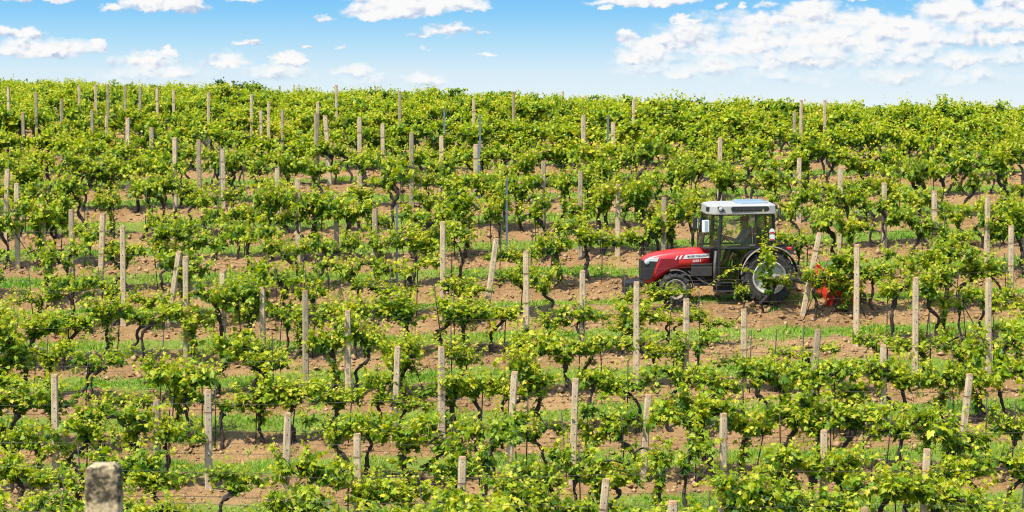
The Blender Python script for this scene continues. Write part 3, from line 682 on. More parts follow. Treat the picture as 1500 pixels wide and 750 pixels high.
# ------------------------------------------------------------------ trees beyond the crest
def tree(px, ytop, Y, wid, label, seed):
    rg = np.random.default_rng(seed); X = (px-750)/F*Y; z0 = float(H(X, Y)); yc = Y*CP-z0*SP; zt = ((375-ytop)/F*yc); top = zt*CP-Y*SP; h = top-z0
    root = empty('tree', (X, Y, z0)); tag(root, label, 'tree', 'trees beyond the crest')
    g = Geo(); p = smooth_path(np.column_stack([rg.normal(0, .1, 5)*np.arange(5)/4, rg.normal(0, .1, 5), np.linspace(-.3, h*.8, 5)])); g.add(*tube(p, np.linspace(.2, .04, len(p)), 7, .05))
    P = []
    for j in range(16):
        z = h*rg.uniform(.3, .95); a = rg.uniform(0, 6.28); l = wid*.5*rg.uniform(.4, 1)*(1.15-z/h*.7); b = np.array([np.cos(a)*l, np.sin(a)*l, z+l*.4]); st = p[int(np.clip(z/h/.8, 0, .99)*(len(p)-1))]
        bp = smooth_path(np.array([st, st*.5+b*.5+[0, 0, .1], b])); g.add(*tube(bp, np.linspace(.05, .015, len(bp)), 5))
        c = b; m = 240; P.append(c+rg.normal(0, 1, (m, 3))*[wid*.11, wid*.11, wid*.10])
    P.append(np.column_stack([rg.normal(0, wid*.05, 160), rg.normal(0, wid*.05, 160), h*rg.uniform(.75, 1.0, 160)]))
    P = np.vstack(P); n = len(P); LV, lf, lc = leaves_mesh(P, rg.normal(0, 1, (n, 3))+[0, 0, .7], rg.normal(0, 1, (n, 3)), rg.uniform(.08, .15, n), np.clip(rg.normal(.45, .25, n), 0, 1), 'plain')
    link('trunk', np_mesh('tree_trunk', np.vstack(g.V), [np.vstack(g.q), np.vstack(g.t)], [M['bark']], smooth=True), root)
    link('crown', np_mesh('tree_crown', LV, [lf], [M['treeleaf']], col=lc), root)
tree(323, 116, 124, 1.5, 'slim dark tree tip rising above the crest, taller of the pair', 1)
tree(345, 120, 127, 1.9, 'rounded dark tree top beside the slim tip above the crest', 2)
tree(374, 124, 125, 2.4, 'low dark bush-like tree top just showing over the crest', 3)
# ------------------------------------------------------------------ tractor
M['red'] = mat('red_paint', (.58, .014, .014), .33, coat=.35, noise=.3, nscale=3.5, color2=(.42, .022, .018))
M['shadered'] = mat('recess_shade_red', (.22, .006, .012), .5, noise=.2)  # hood red darkened to paint in the shade of a recess
M['white'] = mat('white_paint', (.66, .66, .65), .4)
M['roof'] = mat('roof_plastic', (.34, .325, .29), .55, noise=.08, nscale=6)
M['roofedge'] = mat('roof_edge', (.32, .28, .23), .55, noise=.2)
M['hatch'] = mat('roof_hatch', (.20, .26, .30), .25)
M['black'] = mat('black_plastic', (.018, .018, .019), .5)
M['dark'] = mat('dusty_black', (.045, .040, .034), .75, noise=.5, nscale=9)
M['tyre'] = mat('tyre_rubber', (.060, .052, .045), .9, noise=.5, nscale=12, color2=(.022, .021, .021))
M['rim'] = mat('rim_silver', (.52, .51, .48), .45, noise=.12, nscale=10)
M['rimtan'] = mat('rim_dusty', (.28, .23, .175), .7, noise=.3)
M['tan'] = mat('dusty_trim', (.34, .26, .19), .7, noise=.3)
M['lamp'] = mat('lamp_lens', (.50, .52, .52), .12, spec=.8)
M['mirror'] = mat('mirror_glass', (.85, .88, .90), .12, metal=0, spec=1)
M['orange'] = mat('orange_lens', (.75, .22, .05), .3)
M['ink'] = mat('black_lettering', (.015, .015, .015), .6)
M['yellow'] = mat('yellow_sticker', (.75, .55, .03), .5)
M['pipe'] = mat('dusty_pipe', (.17, .13, .105), .75, noise=.4)
def glass_mat(name, tint, refl):
    m = bpy.data.materials.new(name); m.use_nodes = True; nt = m.node_tree; nt.nodes.clear(); N = nt.nodes; L = nt.links
    o = N.new('ShaderNodeOutputMaterial'); t = N.new('ShaderNodeBsdfTransparent'); t.inputs[0].default_value = (*tint, 1)
    g = N.new('ShaderNodeBsdfGlossy'); g.inputs['Roughness'].default_value = .03
    f = N.new('ShaderNodeFresnel'); f.inputs[0].default_value = 1.5
    a = N.new('ShaderNodeMath'); a.operation = 'MULTIPLY_ADD'; L.new(f.outputs[0], a.inputs[0]); a.inputs[1].default_value = .8; a.inputs[2].default_value = refl
    x = N.new('ShaderNodeMixShader'); L.new(a.outputs[0], x.inputs[0]); L.new(t.outputs[0], x.inputs[1]); L.new(g.outputs[0], x.inputs[2]); L.new(x.outputs[0], o.inputs[0]); return m
M['glass'] = glass_mat('tinted_glass', (.94, .975, .96), .02)
M['glassdark'] = glass_mat('dark_tinted_glass', (.60, .70, .67), .03)

def bm_obj(name, bm, m, parent, smooth=False, bevel=0.0, seg=2):
    if bevel: bmesh.ops.bevel(bm, geom=[e for e in bm.edges if len(e.link_faces) == 2 and e.calc_face_angle(0) > .6], offset=bevel, segments=seg, profile=.6, affect='EDGES')
    bmesh.ops.recalc_face_normals(bm, faces=bm.faces)
    me = bpy.data.meshes.new(name); bm.to_mesh(me); bm.free()
    for q in (m if isinstance(m, list) else [m]): me.materials.append(q)
    if smooth: me.polygons.foreach_set('use_smooth', np.ones(len(me.polygons), bool))
    return link(name, me, parent)
def prism(bm, pts, y0, y1, mi=0):            # (x, z) outline pushed from y0 to y1
    a = [bm.verts.new((x, y0, z)) for x, z in pts]; b = [bm.verts.new((x, y1, z)) for x, z in pts]; n = len(pts)
    fs = [bm.faces.new((a[i], a[(i+1) % n], b[(i+1) % n], b[i])) for i in range(n)]+[bm.faces.new(b), bm.faces.new(a[::-1])]
    for f in fs: f.material_index = mi
def box(bm, c, s, rot=None):
    r = bmesh.ops.create_cube(bm, size=1); Mx = Matrix.Translation(c) @ (rot.to_4x4() if rot else Matrix.Identity(4)) @ Matrix.Diagonal((*s, 1)); bmesh.ops.transform(bm, matrix=Mx, verts=r['verts'])
def bm_tube(bm, pts, rad, sides=8):
    V, q, t = tube(pts, rad if hasattr(rad, '__len__') else [rad]*len(pts), sides); vs = [bm.verts.new(v) for v in V]
    for f in list(q)+list(t): bm.faces.new([vs[i] for i in f])
def lathe(bm, prof, c, seg=40):              # (radius, y) profile turned about the y axis through c
    rings = []
    for r, y in prof: rings.append([bm.verts.new((c[0]+r*math.cos(t), c[1]+y, c[2]+r*math.sin(t))) for t in np.arange(seg)/seg*2*math.pi] if r > 1e-4 else [bm.verts.new((c[0], c[1]+y, c[2]))])
    for a, b in zip(rings[:-1], rings[1:]):
        for i in range(seg):
            j = (i+1) % seg
            if len(a) == 1: bm.faces.new((a[0], b[i], b[j]))
            elif len(b) == 1: bm.faces.new((a[i], a[j], b[0]))
            else: bm.faces.new((a[i], a[j], b[j], b[i]))
def loft(bm, secs, cap=True):
    R = [[bm.verts.new(p) for p in s] for s in secs]; n = len(R[0])
    for a, b in zip(R[:-1], R[1:]):
        for i in range(n): bm.faces.new((a[i], a[(i+1) % n], b[(i+1) % n], b[i]))
    if cap: bm.faces.new(R[0][::-1]); bm.faces.new(R[-1])

tt = T0+W*.435; rr = row_r_at_px(0, 1131)
def tpoint(lx, ly): t = tt-ly; r = rr-lx; return -DY*t+DX*r, DX*t+DY*r
pts = {q: np.array([*tpoint(*q), float(H(*tpoint(*q)))]) for q in ((0, .52), (0, -.52), (2.25, .5), (2.25, -.5))}
fr_, re_ = (pts[(2.25, .5)]+pts[(2.25, -.5)])/2, (pts[(0, .52)]+pts[(0, -.52)])/2
nr_, fa_ = (pts[(2.25, .5)]+pts[(0, .52)])/2, (pts[(2.25, -.5)]+pts[(0, -.52)])/2
ax = Vector(fr_-re_).normalized(); ay = Vector(nr_-fa_); ay = (ay-ax*ay.dot(ax)).normalized(); az = ax.cross(ay)
TM = Matrix((ax, ay, az)).transposed().to_4x4(); TM.translation = Vector(re_)-az*.015
T = empty('tractor'); T.matrix_world = TM
tag(T, 'narrow red and black tractor with glazed cab and pale roof driving between vine rows', 'tractor')

# chassis and engine
bm = bmesh.new()
box(bm, (1.25, 0, .62), (2.5, .30, .34)); box(bm, (1.9, 0, .82), (1.5, .46, .26)); box(bm, (.1, 0, .62), (.6, .62, .46)); box(bm, (2.75, 0, .52), (.5, .34, .20)); box(bm, (2.25, 0, .40), (.16, .86, .14)); box(bm, (0, 0, .605), (.2, 1.0, .2))
bm_tube(bm, [(2.6, .26, .66), (2.0, .29, .66), (1.5, .34, .58)], .03); bm_tube(bm, [(1.9, .30, .74), (1.55, .38, .50), (1.2, .40, .38)], .025); bm_tube(bm, [(1.75, .3, .44), (1.2, .3, .44)], .04)
bm_obj('chassis', bm, M['dark'], T, bevel=.015)
bm = bmesh.new(); box(bm, (1.58, .30, .76), (.50, .18, .26)); box(bm, (1.58, .30, .90), (.52, .20, .02)); bm_obj('battery_box', bm, M['dark'], T, bevel=.012)
bm = bmesh.new(); box(bm, (1.0, .46, .30), (.62, .20, .03)); box(bm, (1.0, .36, .40), (.60, .03, .2)); bm_tube(bm, [(.78, .5, .48), (.78, .54, .30)], .014); bm_tube(bm, [(1.25, .5, .48), (1.25, .54, .30)], .014); bm_obj('step', bm, M['dark'], T)
# hood
def hsec(x, w, zt, zb, crown=.03):
    P = []
    for (fy, fz) in ((-1, 0), (-1, .35), (-.985, .72), (-.90, .9), (-.72, .985), (-.35, 1.0), (.35, 1.0), (.72, .985), (.90, .9), (.985, .72), (1, .35), (1, 0)):
        P.append((x, fy*w, zb+(zt-zb)*fz+crown*(1-abs(fy))))
    return P
bm = bmesh.new()
loft(bm, [hsec(1.38, .335, 1.225, .86), hsec(1.7, .335, 1.222, .845), hsec(2.0, .33, 1.208, .82), hsec(2.2, .325, 1.193, .79), hsec(2.4, .318, 1.172, .73), hsec(2.55, .312, 1.15, .62), hsec(2.7, .305, 1.12, .53), hsec(2.84, .292, 1.082, .485), hsec(2.93, .265, 1.045, .475, .02), hsec(2.985, .22, 1.00, .49, .015)])
bm_obj('hood', bm, M['red'], T, smooth=True, bevel=0)
hood_y = lambda x: float(np.interp(x, [1.38, 2.0, 2.4, 2.7, 2.84, 2.93, 3.0], [.335, .33, .318, .305, .292, .265, .215]))
def side_panel(name, pts, m, off=.006, parent=T):       # both flanks: follows the hood side
    for s in (-1, 1):
        bm = bmesh.new()
        a = [bm.verts.new((x, s*(hood_y(x)+off), z)) for x, z in pts]; b = [bm.verts.new((x, s*(hood_y(x)-.02), z)) for x, z in pts]; n = len(pts)
        bm.faces.new(a); bm.faces.new(b[::-1])
        for i in range(n): bm.faces.new((a[i], a[(i+1) % n], b[(i+1) % n], b[i]))
        o = bm_obj(name, bm, m, parent)
    return o
# grille: nose box plus flanks
bm = bmesh.new()
gp = lambda x, w: [(x, -w, .565), (x, -w, .985), (x, -w*.6, 1.0), (x, w*.6, 1.0), (x, w, .985), (x, w, .565)]
loft(bm, [gp(2.86, .292), gp(2.935, .275), gp(2.995, .232), gp(3.015, .19)])
GR = bm_obj('grille', bm, M['black'], T)
side_panel('grille_flank', [(2.66, .975), (2.72, .78), (2.78, .60), (2.90, .565), (2.90, .985)], M['black'], .008, GR)
side_panel('recess_shade_panel', [(2.55, 1.035), (2.12, 1.03), (2.13, .87), (2.3, .835), (2.5, .735), (2.69, .62), (2.66, .79)], M['shadered'], .004)  # raised panel; the recess and its shade exist only as darker red
HL = side_panel('headlight', [(2.92, 1.02), (2.60, 1.065), (2.64, .975), (2.92, .96)], M['lamp'], .010); HL['label'] = 'white swept-back headlight'
bm = bmesh.new(); s = 1; lathe(bm, [(.062, -.02), (.062, .015), (.045, .024), (0, .028)], (2.885, .29, .968), 20)
bm_obj('lamp_bulb', bm, M['lamp'], HL, smooth=True)
STR = side_panel('stripe', [(2.03, 1.025), (1.965, 1.115), (1.395, 1.14), (1.395, 1.045)], M['white'], .005)
side_panel('slash', [(2.13, 1.018), (2.085, 1.018), (2.03, 1.11), (2.075, 1.105)], M['white'], .005); side_panel('slash', [(2.22, 1.012), (2.19, 1.012), (2.135, 1.098), (2.165, 1.096)], M['white'], .005)
def text(name, s, size, x0, z0, y, m, parent, slope=0.0, italic=0.0, sx=1.0, bold=0.0):
    c = bpy.data.curves.new(name, 'FONT'); c.body = s; c.size = size; c.offset = bold; tmp = bpy.data.objects.new(name+'_curve', c); COL.objects.link(tmp)
    dg = bpy.context.evaluated_depsgraph_get(); me = bpy.data.meshes.new_from_object(tmp.evaluated_get(dg)); bpy.data.objects.remove(tmp)
    for v in me.vertices:
        a, b = v.co.x*sx, v.co.y; v.co = (x0-a-italic*b, y, z0+b+slope*a)
    me.materials.clear(); me.materials.append(m); me.name = name; return link(name, me, parent)
text('lettering', 'MASSEY FERGUSON', .062, 1.925, 1.058, .345, M['ink'], T, slope=.035, sx=.93, bold=.001)
text('model_number', '3650 S', .075, 1.80, .95, .3405, M['white'], T, slope=.035, italic=.15, bold=.001)
# front weights
bm = bmesh.new()
for q in range(6): box(bm, (3.24, -.25+q*.1, .37), (.36, .085, .28))
box(bm, (3.02, 0, .46), (.16, .5, .16)); bm_obj('front_weight', bm, M['black'], T, bevel=.02)
bm = bmesh.new(); box(bm, (3.22, 0, .20), (.40, .60, .035)); bm_obj('weight_carrier', bm, M['rimtan'], T)
# wheels
def wheel(name, c, R, wd, rimR, lug, rim_m, s, plate):
    root = empty(name); root.parent = T
    bm = bmesh.new(); h = wd/2
    lathe(bm, [(rimR-.005, -h*.72), (rimR+.03, -h*.86), (R*.80, -h), (R*.91, -h*.93), (R*.955, -h*.72), (R*.965, 0), (R*.955, h*.72), (R*.91, h*.93), (R*.80, h), (rimR+.03, h*.86), (rimR-.005, h*.72)], c, 56)
    for i in range(lug):
        for sd_ in (1, -1):
            a = (i+(.5 if sd_ > 0 else 0))/lug*2*math.pi
            q = Matrix.Translation(c) @ Matrix.Rotation(-a, 4, 'Y') @ Matrix.Translation((R*.965, sd_*h*.47, 0)) @ Matrix.Rotation(sd_*.65, 4, 'X')
            r_ = bmesh.ops.create_cube(bm, size=1); bmesh.ops.transform(bm, matrix=q @ Matrix.Diagonal((R*.085, h*1.12, R*.075, 1)), verts=r_['verts'])
            q2 = Matrix.Translation(c) @ Matrix.Rotation(-a-sd_*0, 4, 'Y') @ Matrix.Translation((R*.90, sd_*h*.93, R*.065))
            r_ = bmesh.ops.create_cube(bm, size=1); bmesh.ops.transform(bm, matrix=q2 @ Matrix.Diagonal((R*.15, h*.16, R*.07, 1)), verts=r_['verts'])
    o = bm_obj('tyre', bm, M['tyre'], root)
    bm = bmesh.new(); e = s*h
    lathe(bm, [(rimR+.012, e*.66), (rimR+.012, e*.90), (rimR-.012, e*.92), (rimR-.03, e*.78), (rimR-.055, e*.40), (rimR-.06, e*.05)], c, 56)
    bm_obj('rim', bm, rim_m, root, smooth=True)
    bm = bmesh.new(); lathe(bm, [(rimR, e*.08), (0, e*.08)], c, 40); bm_obj('rim_shadow', bm, M['black'], root); bpy.data.objects[root.children[-1].name].name = 'slot_shade_disc'  # black backing disc, its colour standing in for shade in the slots
    bm = bmesh.new(); n = plate; ring = []
    for k in range(n*2):                      # lobed centre plate
        a0 = (k//2)*2*math.pi/n+.35+(-.30 if k % 2 == 0 else .30)*(2*math.pi/n/1.05)*.9; ring.append((c[0]+(rimR-.045)*math.cos(a0), c[2]+(rimR-.045)*math.sin(a0)))
    prism(bm, ring, c[1]+e*.22, c[1]+e*.34); lathe(bm, [(rimR*.42, e*.35), (rimR*.38, e*.50), (rimR*.20, e*.52), (rimR*.18, e*.75), (0, e*.78)], c, 24)
    for k in range(8): a = k*math.pi/4; lathe(bm, [(.014, e*.35), (.014, e*.45), (0, e*.45)], (c[0]+rimR*.55*math.cos(a), c[1], c[2]+rimR*.55*math.sin(a)), 8)
    bm_obj('hub_plate', bm, rim_m, root); return root
wheel('rear_wheel', (0, .53, .605), .605, .31, .37, 17, M['rim'], 1, 5); wheel('rear_wheel', (0, -.53, .605), .605, .31, .37, 17, M['rim'], -1, 5)
wheel('front_wheel', (2.25, .50, .365), .365, .25, .225, 14, M['rimtan'], 1, 5); wheel('front_wheel', (2.25, -.50, .365), .365, .25, .225, 14, M['rimtan'], -1, 5)
# fenders
def arc_strip(bm, c, R, a0, a1, y0, y1, th=.02, n=22):
    A = np.linspace(a0, a1, n); S = []
    for a in A: S.append([(c[0]+r*math.cos(a), y, c[2]+r*math.sin(a)) for r, y in ((R, y0), (R, y1), (R+th, y1), (R+th, y0))])
    loft(bm, S)
for s in (1, -1):
    bm = bmesh.new(); arc_strip(bm, (0, 0, .605), .685, math.radians(38), math.radians(172), *sorted((s*.36, s*.70)))
    prism(bm, [(.64, 1.0), (.35, 1.26), (-.62, 1.26), (-.66, 1.10), (-.5, 1.08), (-.35, 1.2), (.3, 1.22), (.60, .95)], s*.34, s*.37)
    box(bm, (-.40, s*.53, 1.19), (.46, .34, .03), Matrix.Rotation(math.radians(16), 3, 'Y').inverted())
    FD = bm_obj('rear_fender', bm, M['dark'], T)
    A = np.linspace(math.radians(8), math.radians(140), 24); bm = bmesh.new(); bm_tube(bm, [(.70*math.cos(a), s*.71, .605+.70*math.sin(a)) for a in A], .017, 6); bm_obj('fender_trim', bm, M['tan'], FD)
    bm = bmesh.new(); box(bm, (-.50, s*.52, 1.245), (.10, .16, .06)); bm_obj('tail_light', bm, M['red'], T, bevel=.012)
    bm = bmesh.new(); arc_strip(bm, (2.25, 0, .37), .43, math.radians(75), math.radians(178), *sorted((s*.40, s*.60)), th=.012); bm_obj('front_fender', bm, M['dark'], T)
    A = np.linspace(math.radians(120), math.radians(186), 14)
    bm = bmesh.new(); A = np.linspace(math.radians(72), math.radians(182), 24); bm_tube(bm, [(2.25+.436*math.cos(a), s*.605, .37+.436*math.sin(a)) for a in A], .010, 6); bm_obj('fender_edge', bm, M['pipe'], T)
# cab: chamfered plan, narrower in front
# plan outline (x, y) at floor and roof level
zf, zs_, zr = .50, 1.27, 2.03
B = {'fc': (1.56, .34), 'dp': (1.20, .52), 'mp': (.32, .54), 'rc': (-.17, .46)}
Tp = {'fc': (1.45, .34), 'dp': (1.14, .50), 'mp': (.30, .52), 'rc': (-.12, .44)}
def P3(k, f, s=1): b, t = B[k], Tp[k]; z = zs_+(zr-zs_)*f; return Vector((b[0]+(t[0]-b[0])*f, s*(b[1]+(t[1]-b[1])*f), z))
bm = bmesh.new()
for s in (1, -1):
    for k, r in (('fc', .018), ('dp', .042), ('mp', .030), ('rc', .036)): bm_tube(bm, [P3(k, 0, s), P3(k, .5, s), P3(k, 1, s)], r, 8)
    bm_tube(bm, [(1.20, s*.52, zs_), (1.19, s*.52, .9), (1.17, s*.50, .45)], .036, 8)
    bm_tube(bm, [P3('fc', 0, s), P3('dp', 0, s)], .022, 6); bm_tube(bm, [P3('mp', 0, s), P3('rc', 0, s)], .028, 6)
    for a, b in (('fc', 'dp'), ('dp', 'mp'), ('mp', 'rc')): bm_tube(bm, [P3(a, 1, s), P3(b, 1, s)], .028, 6)
bm_tube(bm, [P3('fc', 0), P3('fc', 0, -1)], .022, 6); bm_tube(bm, [P3('fc', 1), P3('fc', 1, -1)], .025, 6); bm_tube(bm, [P3('rc', 0), P3('rc', 0, -1)], .03, 6); bm_tube(bm, [P3('rc', 1), P3('rc', 1, -1)], .025, 6)
bm_obj('cab_frame', bm, M['black'], T)
bm = bmesh.new(); box(bm, (.72, 0, .50), (.95, .92, .06)); box(bm, (1.22, 0, .92), (.10, .66, .80)); box(bm, (-.05, 0, 1.02), (.10, .72, .46)); box(bm, (.35, 0, .80), (.70, .66, .42)); bm_obj('cab_body', bm, M['dark'], T, bevel=.015)
def pane(name, pts, m, parent=T, th=.006):
    n = (pts[1]-pts[0]).cross(pts[2]-pts[0]).normalized()*th; bm = bmesh.new()
    a = [bm.verts.new(p) for p in pts]; b = [bm.verts.new(p+n) for p in pts]; k = len(pts)
    bm.faces.new(a[::-1]); bm.faces.new(b)
    for i in range(k): bm.faces.new((a[i], a[(i+1) % k], b[(i+1) % k], b[i]))
    return bm_obj(name, bm, m, parent)
for s in (1, -1):
    pane('front_quarter_glass', [P3('fc', 0, s), P3('dp', 0, s), P3('dp', 1, s), P3('fc', 1, s)], M['glass'])
    pane('rear_quarter_glass', [P3('mp', 0, s), P3('rc', 0, s), P3('rc', 1, s), P3('mp', 1, s)], M['glassdark'])
pane('windscreen', [P3('fc', 0, -1), P3('fc', 0, 1), P3('fc', 1, 1), P3('fc', 1, -1)], M['glass'])
pane('rear_window', [P3('rc', 0, -1), P3('rc', 0, 1), P3('rc', 1, 1), P3('rc', 1, -1)], M['glass'])
for s in (1, -1):
    D = empty('door'); D.parent = T
    pane('upper_pane', [P3('dp', 0.03, s), P3('mp', 0.03, s), P3('mp', 1, s), P3('dp', 1, s)], M['glass'], D)
    pane('lower_pane', [Vector((1.17, s*.515, .50)), Vector((.73, s*.515, .50)), Vector((.70, s*.52, .85)), Vector((.58, s*.525, 1.08)), Vector((.33, s*.535, 1.26)), Vector((1.19, s*.52, 1.27))], M['glassdark'], D)
    bm = bmesh.new(); bm_tube(bm, [(1.17, s*.53, .49), (.73, s*.53, .49), (.71, s*.535, .85), (.58, s*.54, 1.08), (.33, s*.55, 1.27)], .016, 6); bm_tube(bm, [P3('dp', 0, s)+Vector((0, s*.015, 0)), P3('mp', 0, s)+Vector((0, s*.015, 0))], .020, 6)
    bm_obj('door_seal', bm, M['black'], D)
    bm = bmesh.new(); box(bm, (.40, s*.56, 1.33), (.13, .03, .035)); box(bm, (.40, s*.55, 1.93), (.12, .03, .04)); bm_tube(bm, [(.42, s*.56, 1.90), (.39, s*.565, 1.36)], .010, 6); bm_obj('door_handle', bm, M['pipe'], D)
# roof
def rsec(z, g, y=0): return [(x, yy, z) for x, yy in ((1.47-g, .38-g), (1.41-g, .47-g), (1.26-g, .56-g), (.0, .59-g), (-.16+g, .54-g), (-.20+g, .44-g), (-.20+g, -.44+g), (-.16+g, -.54+g), (0, -.59+g), (1.26-g, -.56+g), (1.41-g, -.47+g), (1.47-g, -.38+g))]
bm = bmesh.new(); loft(bm, [rsec(2.045, .03), rsec(2.055, 0), rsec(2.10, .004), rsec(2.21, .015), rsec(2.238, .04), rsec(2.252, .10), rsec(2.258, .20)])
RF = bm_obj('roof', bm, M['roof'], T, smooth=False)
bm = bmesh.new(); loft(bm, [rsec(2.030, .02), rsec(2.034, -.006), rsec(2.062, -.006), rsec(2.068, .01)]); bm_obj('roof_lip', bm, M['roofedge'], RF)
bm = bmesh.new(); loft(bm, [[(x, y, z) for x, y in ((.72-g, .36-g), (.66-g, .42-g), (.05+g, .42-g), (-.02+g, .36-g), (-.02+g, -.36+g), (.05+g, -.42+g), (.66-g, -.42+g), (.72-g, -.36+g))] for z, g in ((2.235, 0), (2.275, .01), (2.295, .04), (2.30, .12))]); bm_obj('roof_hatch', bm, M['hatch'], RF)
for s in (1, -1):
    bm = bmesh.new(); q = []
    for i in range(20):
        a = i/20*2*math.pi; q.append(((.46 if math.cos(a) > 0 else .46)+ (.40 if math.cos(a) > 0 else -.40)+.055*math.cos(a)+.0, 2.155+.055*math.sin(a)))
    prism(bm, [(x, z) for x, z in q], s*.575, s*.592); VN = bm_obj('side_vent', bm, M['black'], RF)
    bm = bmesh.new()
    for i in range(9): box(bm, (.14+i*.08, s*.594, 2.155), (.055, .006, .05))
    bm_obj('vent_grille', bm, M['dark'], VN)
    bm = bmesh.new(); prism(bm, [(1.05, 2.11), (1.20, 2.11), (1.24, 2.21), (1.16, 2.22)], s*.572, s*.586); WL = bm_obj('work_light', bm, M['black'], RF)
    bm = bmesh.new(); lathe(bm, [(.042, 0), (.042, s*.012), (0, s*.02)], (1.17, s*.583, 2.165), 16); bm_obj('lens', bm, M['lamp'], WL)
    bm = bmesh.new(); box(bm, (1.44, s*.41, 2.15), (.05, .10, .09), Matrix.Rotation(s*-.6, 3, 'Z').inverted()); bm_obj('front_light', bm, M['black'], RF, bevel=.01)
for s in (1, -1): bm = bmesh.new(); box(bm, (-.20, s*.40, 2.17), (.05, .16, .08)); bm_obj('rear_light', bm, M['black'], RF, bevel=.01)
# mirrors, wiper, exhaust, stickers
for s in (1, -1):
    bm = bmesh.new(); bm_tube(bm, [(1.44, s*.36, 1.82), (1.52, s*.50, 1.86), (1.54, s*.64, 1.84)], .011, 6); box(bm, (1.545, s*.68, 1.79 if s > 0 else 1.73), (.15 if s > 0 else .10, .10, .27), Matrix.Rotation(s*.5, 3, 'Z')); MR = bm_obj('mirror', bm, M['white'] if s > 0 else M['black'], T, bevel=.012)
    bm = bmesh.new(); box(bm, (1.49, s*.665, 1.79 if s > 0 else 1.73), (.012, .085, .23), Matrix.Rotation(s*.5, 3, 'Z')); bm_obj('mirror_glass', bm, M['mirror'], MR)
bm = bmesh.new(); bm_tube(bm, [(1.575, .10, 1.30), (1.56, .02, 1.46), (1.54, -.08, 1.56)], .008, 5); bm_tube(bm, [(1.52, .37, 1.38), (1.40, .44, 1.53)], .010, 5); bm_obj('wiper', bm, M['black'], T)
bm = bmesh.new(); bm_tube(bm, [(1.30, .50, .42), (1.29, .515, .9), (1.28, .52, 1.22)], .034, 10); bm_obj('air_pipe', bm, M['pipe'], T, smooth=True)
bm = bmesh.new(); box(bm, (1.33, .40, 1.275), (.06, .06, .05)); bm_obj('turn_signal', bm, M['orange'], T, bevel=.01)
def sticker(z0, z1, m, name, w=.125, off=0.0, rnd=False):
    bm = bmesh.new(); x = -.085; y = .505
    q = [(x-w/2, z0), (x+w/2, z0), (x+w/2, z1), (x-w/2, z1)] if not rnd else [(x+w/2*math.cos(t), (z0+z1)/2+(z1-z0)/2*math.sin(t)) for t in np.arange(14)/14*2*math.pi]
    prism(bm, q, y+off, y+off+.004); return bm_obj(name, bm, m, T)
sticker(1.43, 1.56, M['white'], 'warning_sticker'); sticker(1.435, 1.46, M['red'], 'sticker_band', .11, .006); sticker(1.56, 1.70, M['white'], 'speed_sticker', .13, 0, True); sticker(1.585, 1.625, M['red'], 'sticker_band', .09, .006)
# inside: seat, dash, steering wheel
bm = bmesh.new(); box(bm, (.42, 0, 1.07), (.46, .44, .14)); box(bm, (.20, 0, 1.40), (.12, .44, .58), Matrix.Rotation(math.radians(-8), 3, 'Y')); bm_obj('seat', bm, M['black'], T, bevel=.03)
bm = bmesh.new(); box(bm, (1.18, 0, 1.28), (.16, .50, .22)); bm_tube(bm, [(1.12, 0, 1.25), (.98, 0, 1.44)], .025); bm_obj('dashboard', bm, M['black'], T, bevel=.02)
bm = bmesh.new(); c_ = Vector((.97, 0, 1.45)); ux = Vector((.72, 0, .45)).normalized(); bm_tube(bm, [c_+ux*.19*math.cos(t)+Vector((0, .19*math.sin(t), 0)) for t in np.linspace(0, 2*math.pi, 25)], .013, 6); bm_tube(bm, [c_-Vector((0, .19, 0)), c_, c_+Vector((0, .19, 0))], .012, 6); bm_obj('steering_wheel', bm, M['black'], T)
bm = bmesh.new(); bm_tube(bm, [(-.3, .34, .62), (-.62, .30, .50), (-.95, .30, .42)], .035); bm_tube(bm, [(-.3, -.34, .62), (-.62, -.30, .50), (-.95, -.30, .42)], .035); bm_tube(bm, [(-.25, 0, .92), (-.95, 0, .74)], .03); bm_tube(bm, [(-.2, .3, .95), (-.55, .3, .85), (-.62, .30, .52)], .022); bm_obj('hitch_arm', bm, M['pipe'], T)

# ------------------------------------------------------------------ red cultivator behind
C_ = empty('rotary_cultivator'); C_.matrix_world = TM @ Matrix.Translation((-.16, 0, -.13))
tag(C_, 'red rotary cultivator coupled behind the tractor, half hidden by vine leaves', 'cultivator')
bm = bmesh.new(); A = np.linspace(math.radians(-8), math.radians(178), 16); S = []
for a in A: S.append([(-1.50+(.34+d)*math.cos(a), y, .20+(.34+d)*math.sin(a)) for d, y in ((0, -.62), (0, .62), (.02, .62), (.02, -.62))])
loft(bm, S); bm_obj('rotor_hood', bm, M['red'], C_)
for s in (1, -1):
    bm = bmesh.new()
    prism(bm, [(-1.14, .06), (-1.16, .36), (-1.30, .50), (-1.50, .55), (-1.70, .50), (-1.84, .36), (-1.86, .10), (-1.7, .03), (-1.3, .03)], s*.622, s*.642)
    bm_tube(bm, [(-1.26, s*.645, .10), (-1.40, s*.648, .46), (-1.46, s*.645, .54)], .018, 6); bm_tube(bm, [(-1.62, s*.645, .10), (-1.60, s*.648, .40), (-1.56, s*.645, .53)], .018, 6)
    bm_obj('side_plate', bm, M['red'], C_, bevel=.006)
bm = bmesh.new()
for s in (1, -1): bm_tube(bm, [(-.95, s*.30, .42), (-1.0, s*.20, .72), (-1.02, s*.06, .98)], .034); bm_tube(bm, [(-1.02, s*.06, .98), (-1.45, s*.22, .56)], .028)
box(bm, (-1.0, 0, .46), (.12, .72, .12)); box(bm, (-1.02, 0, .95), (.10, .18, .10)); bm_obj('headstock', bm, M['red'], C_, bevel=.008)
bm = bmesh.new(); lathe(bm, [(.05, -.6), (.05, .6)], (-1.5, 0, .22), 12)
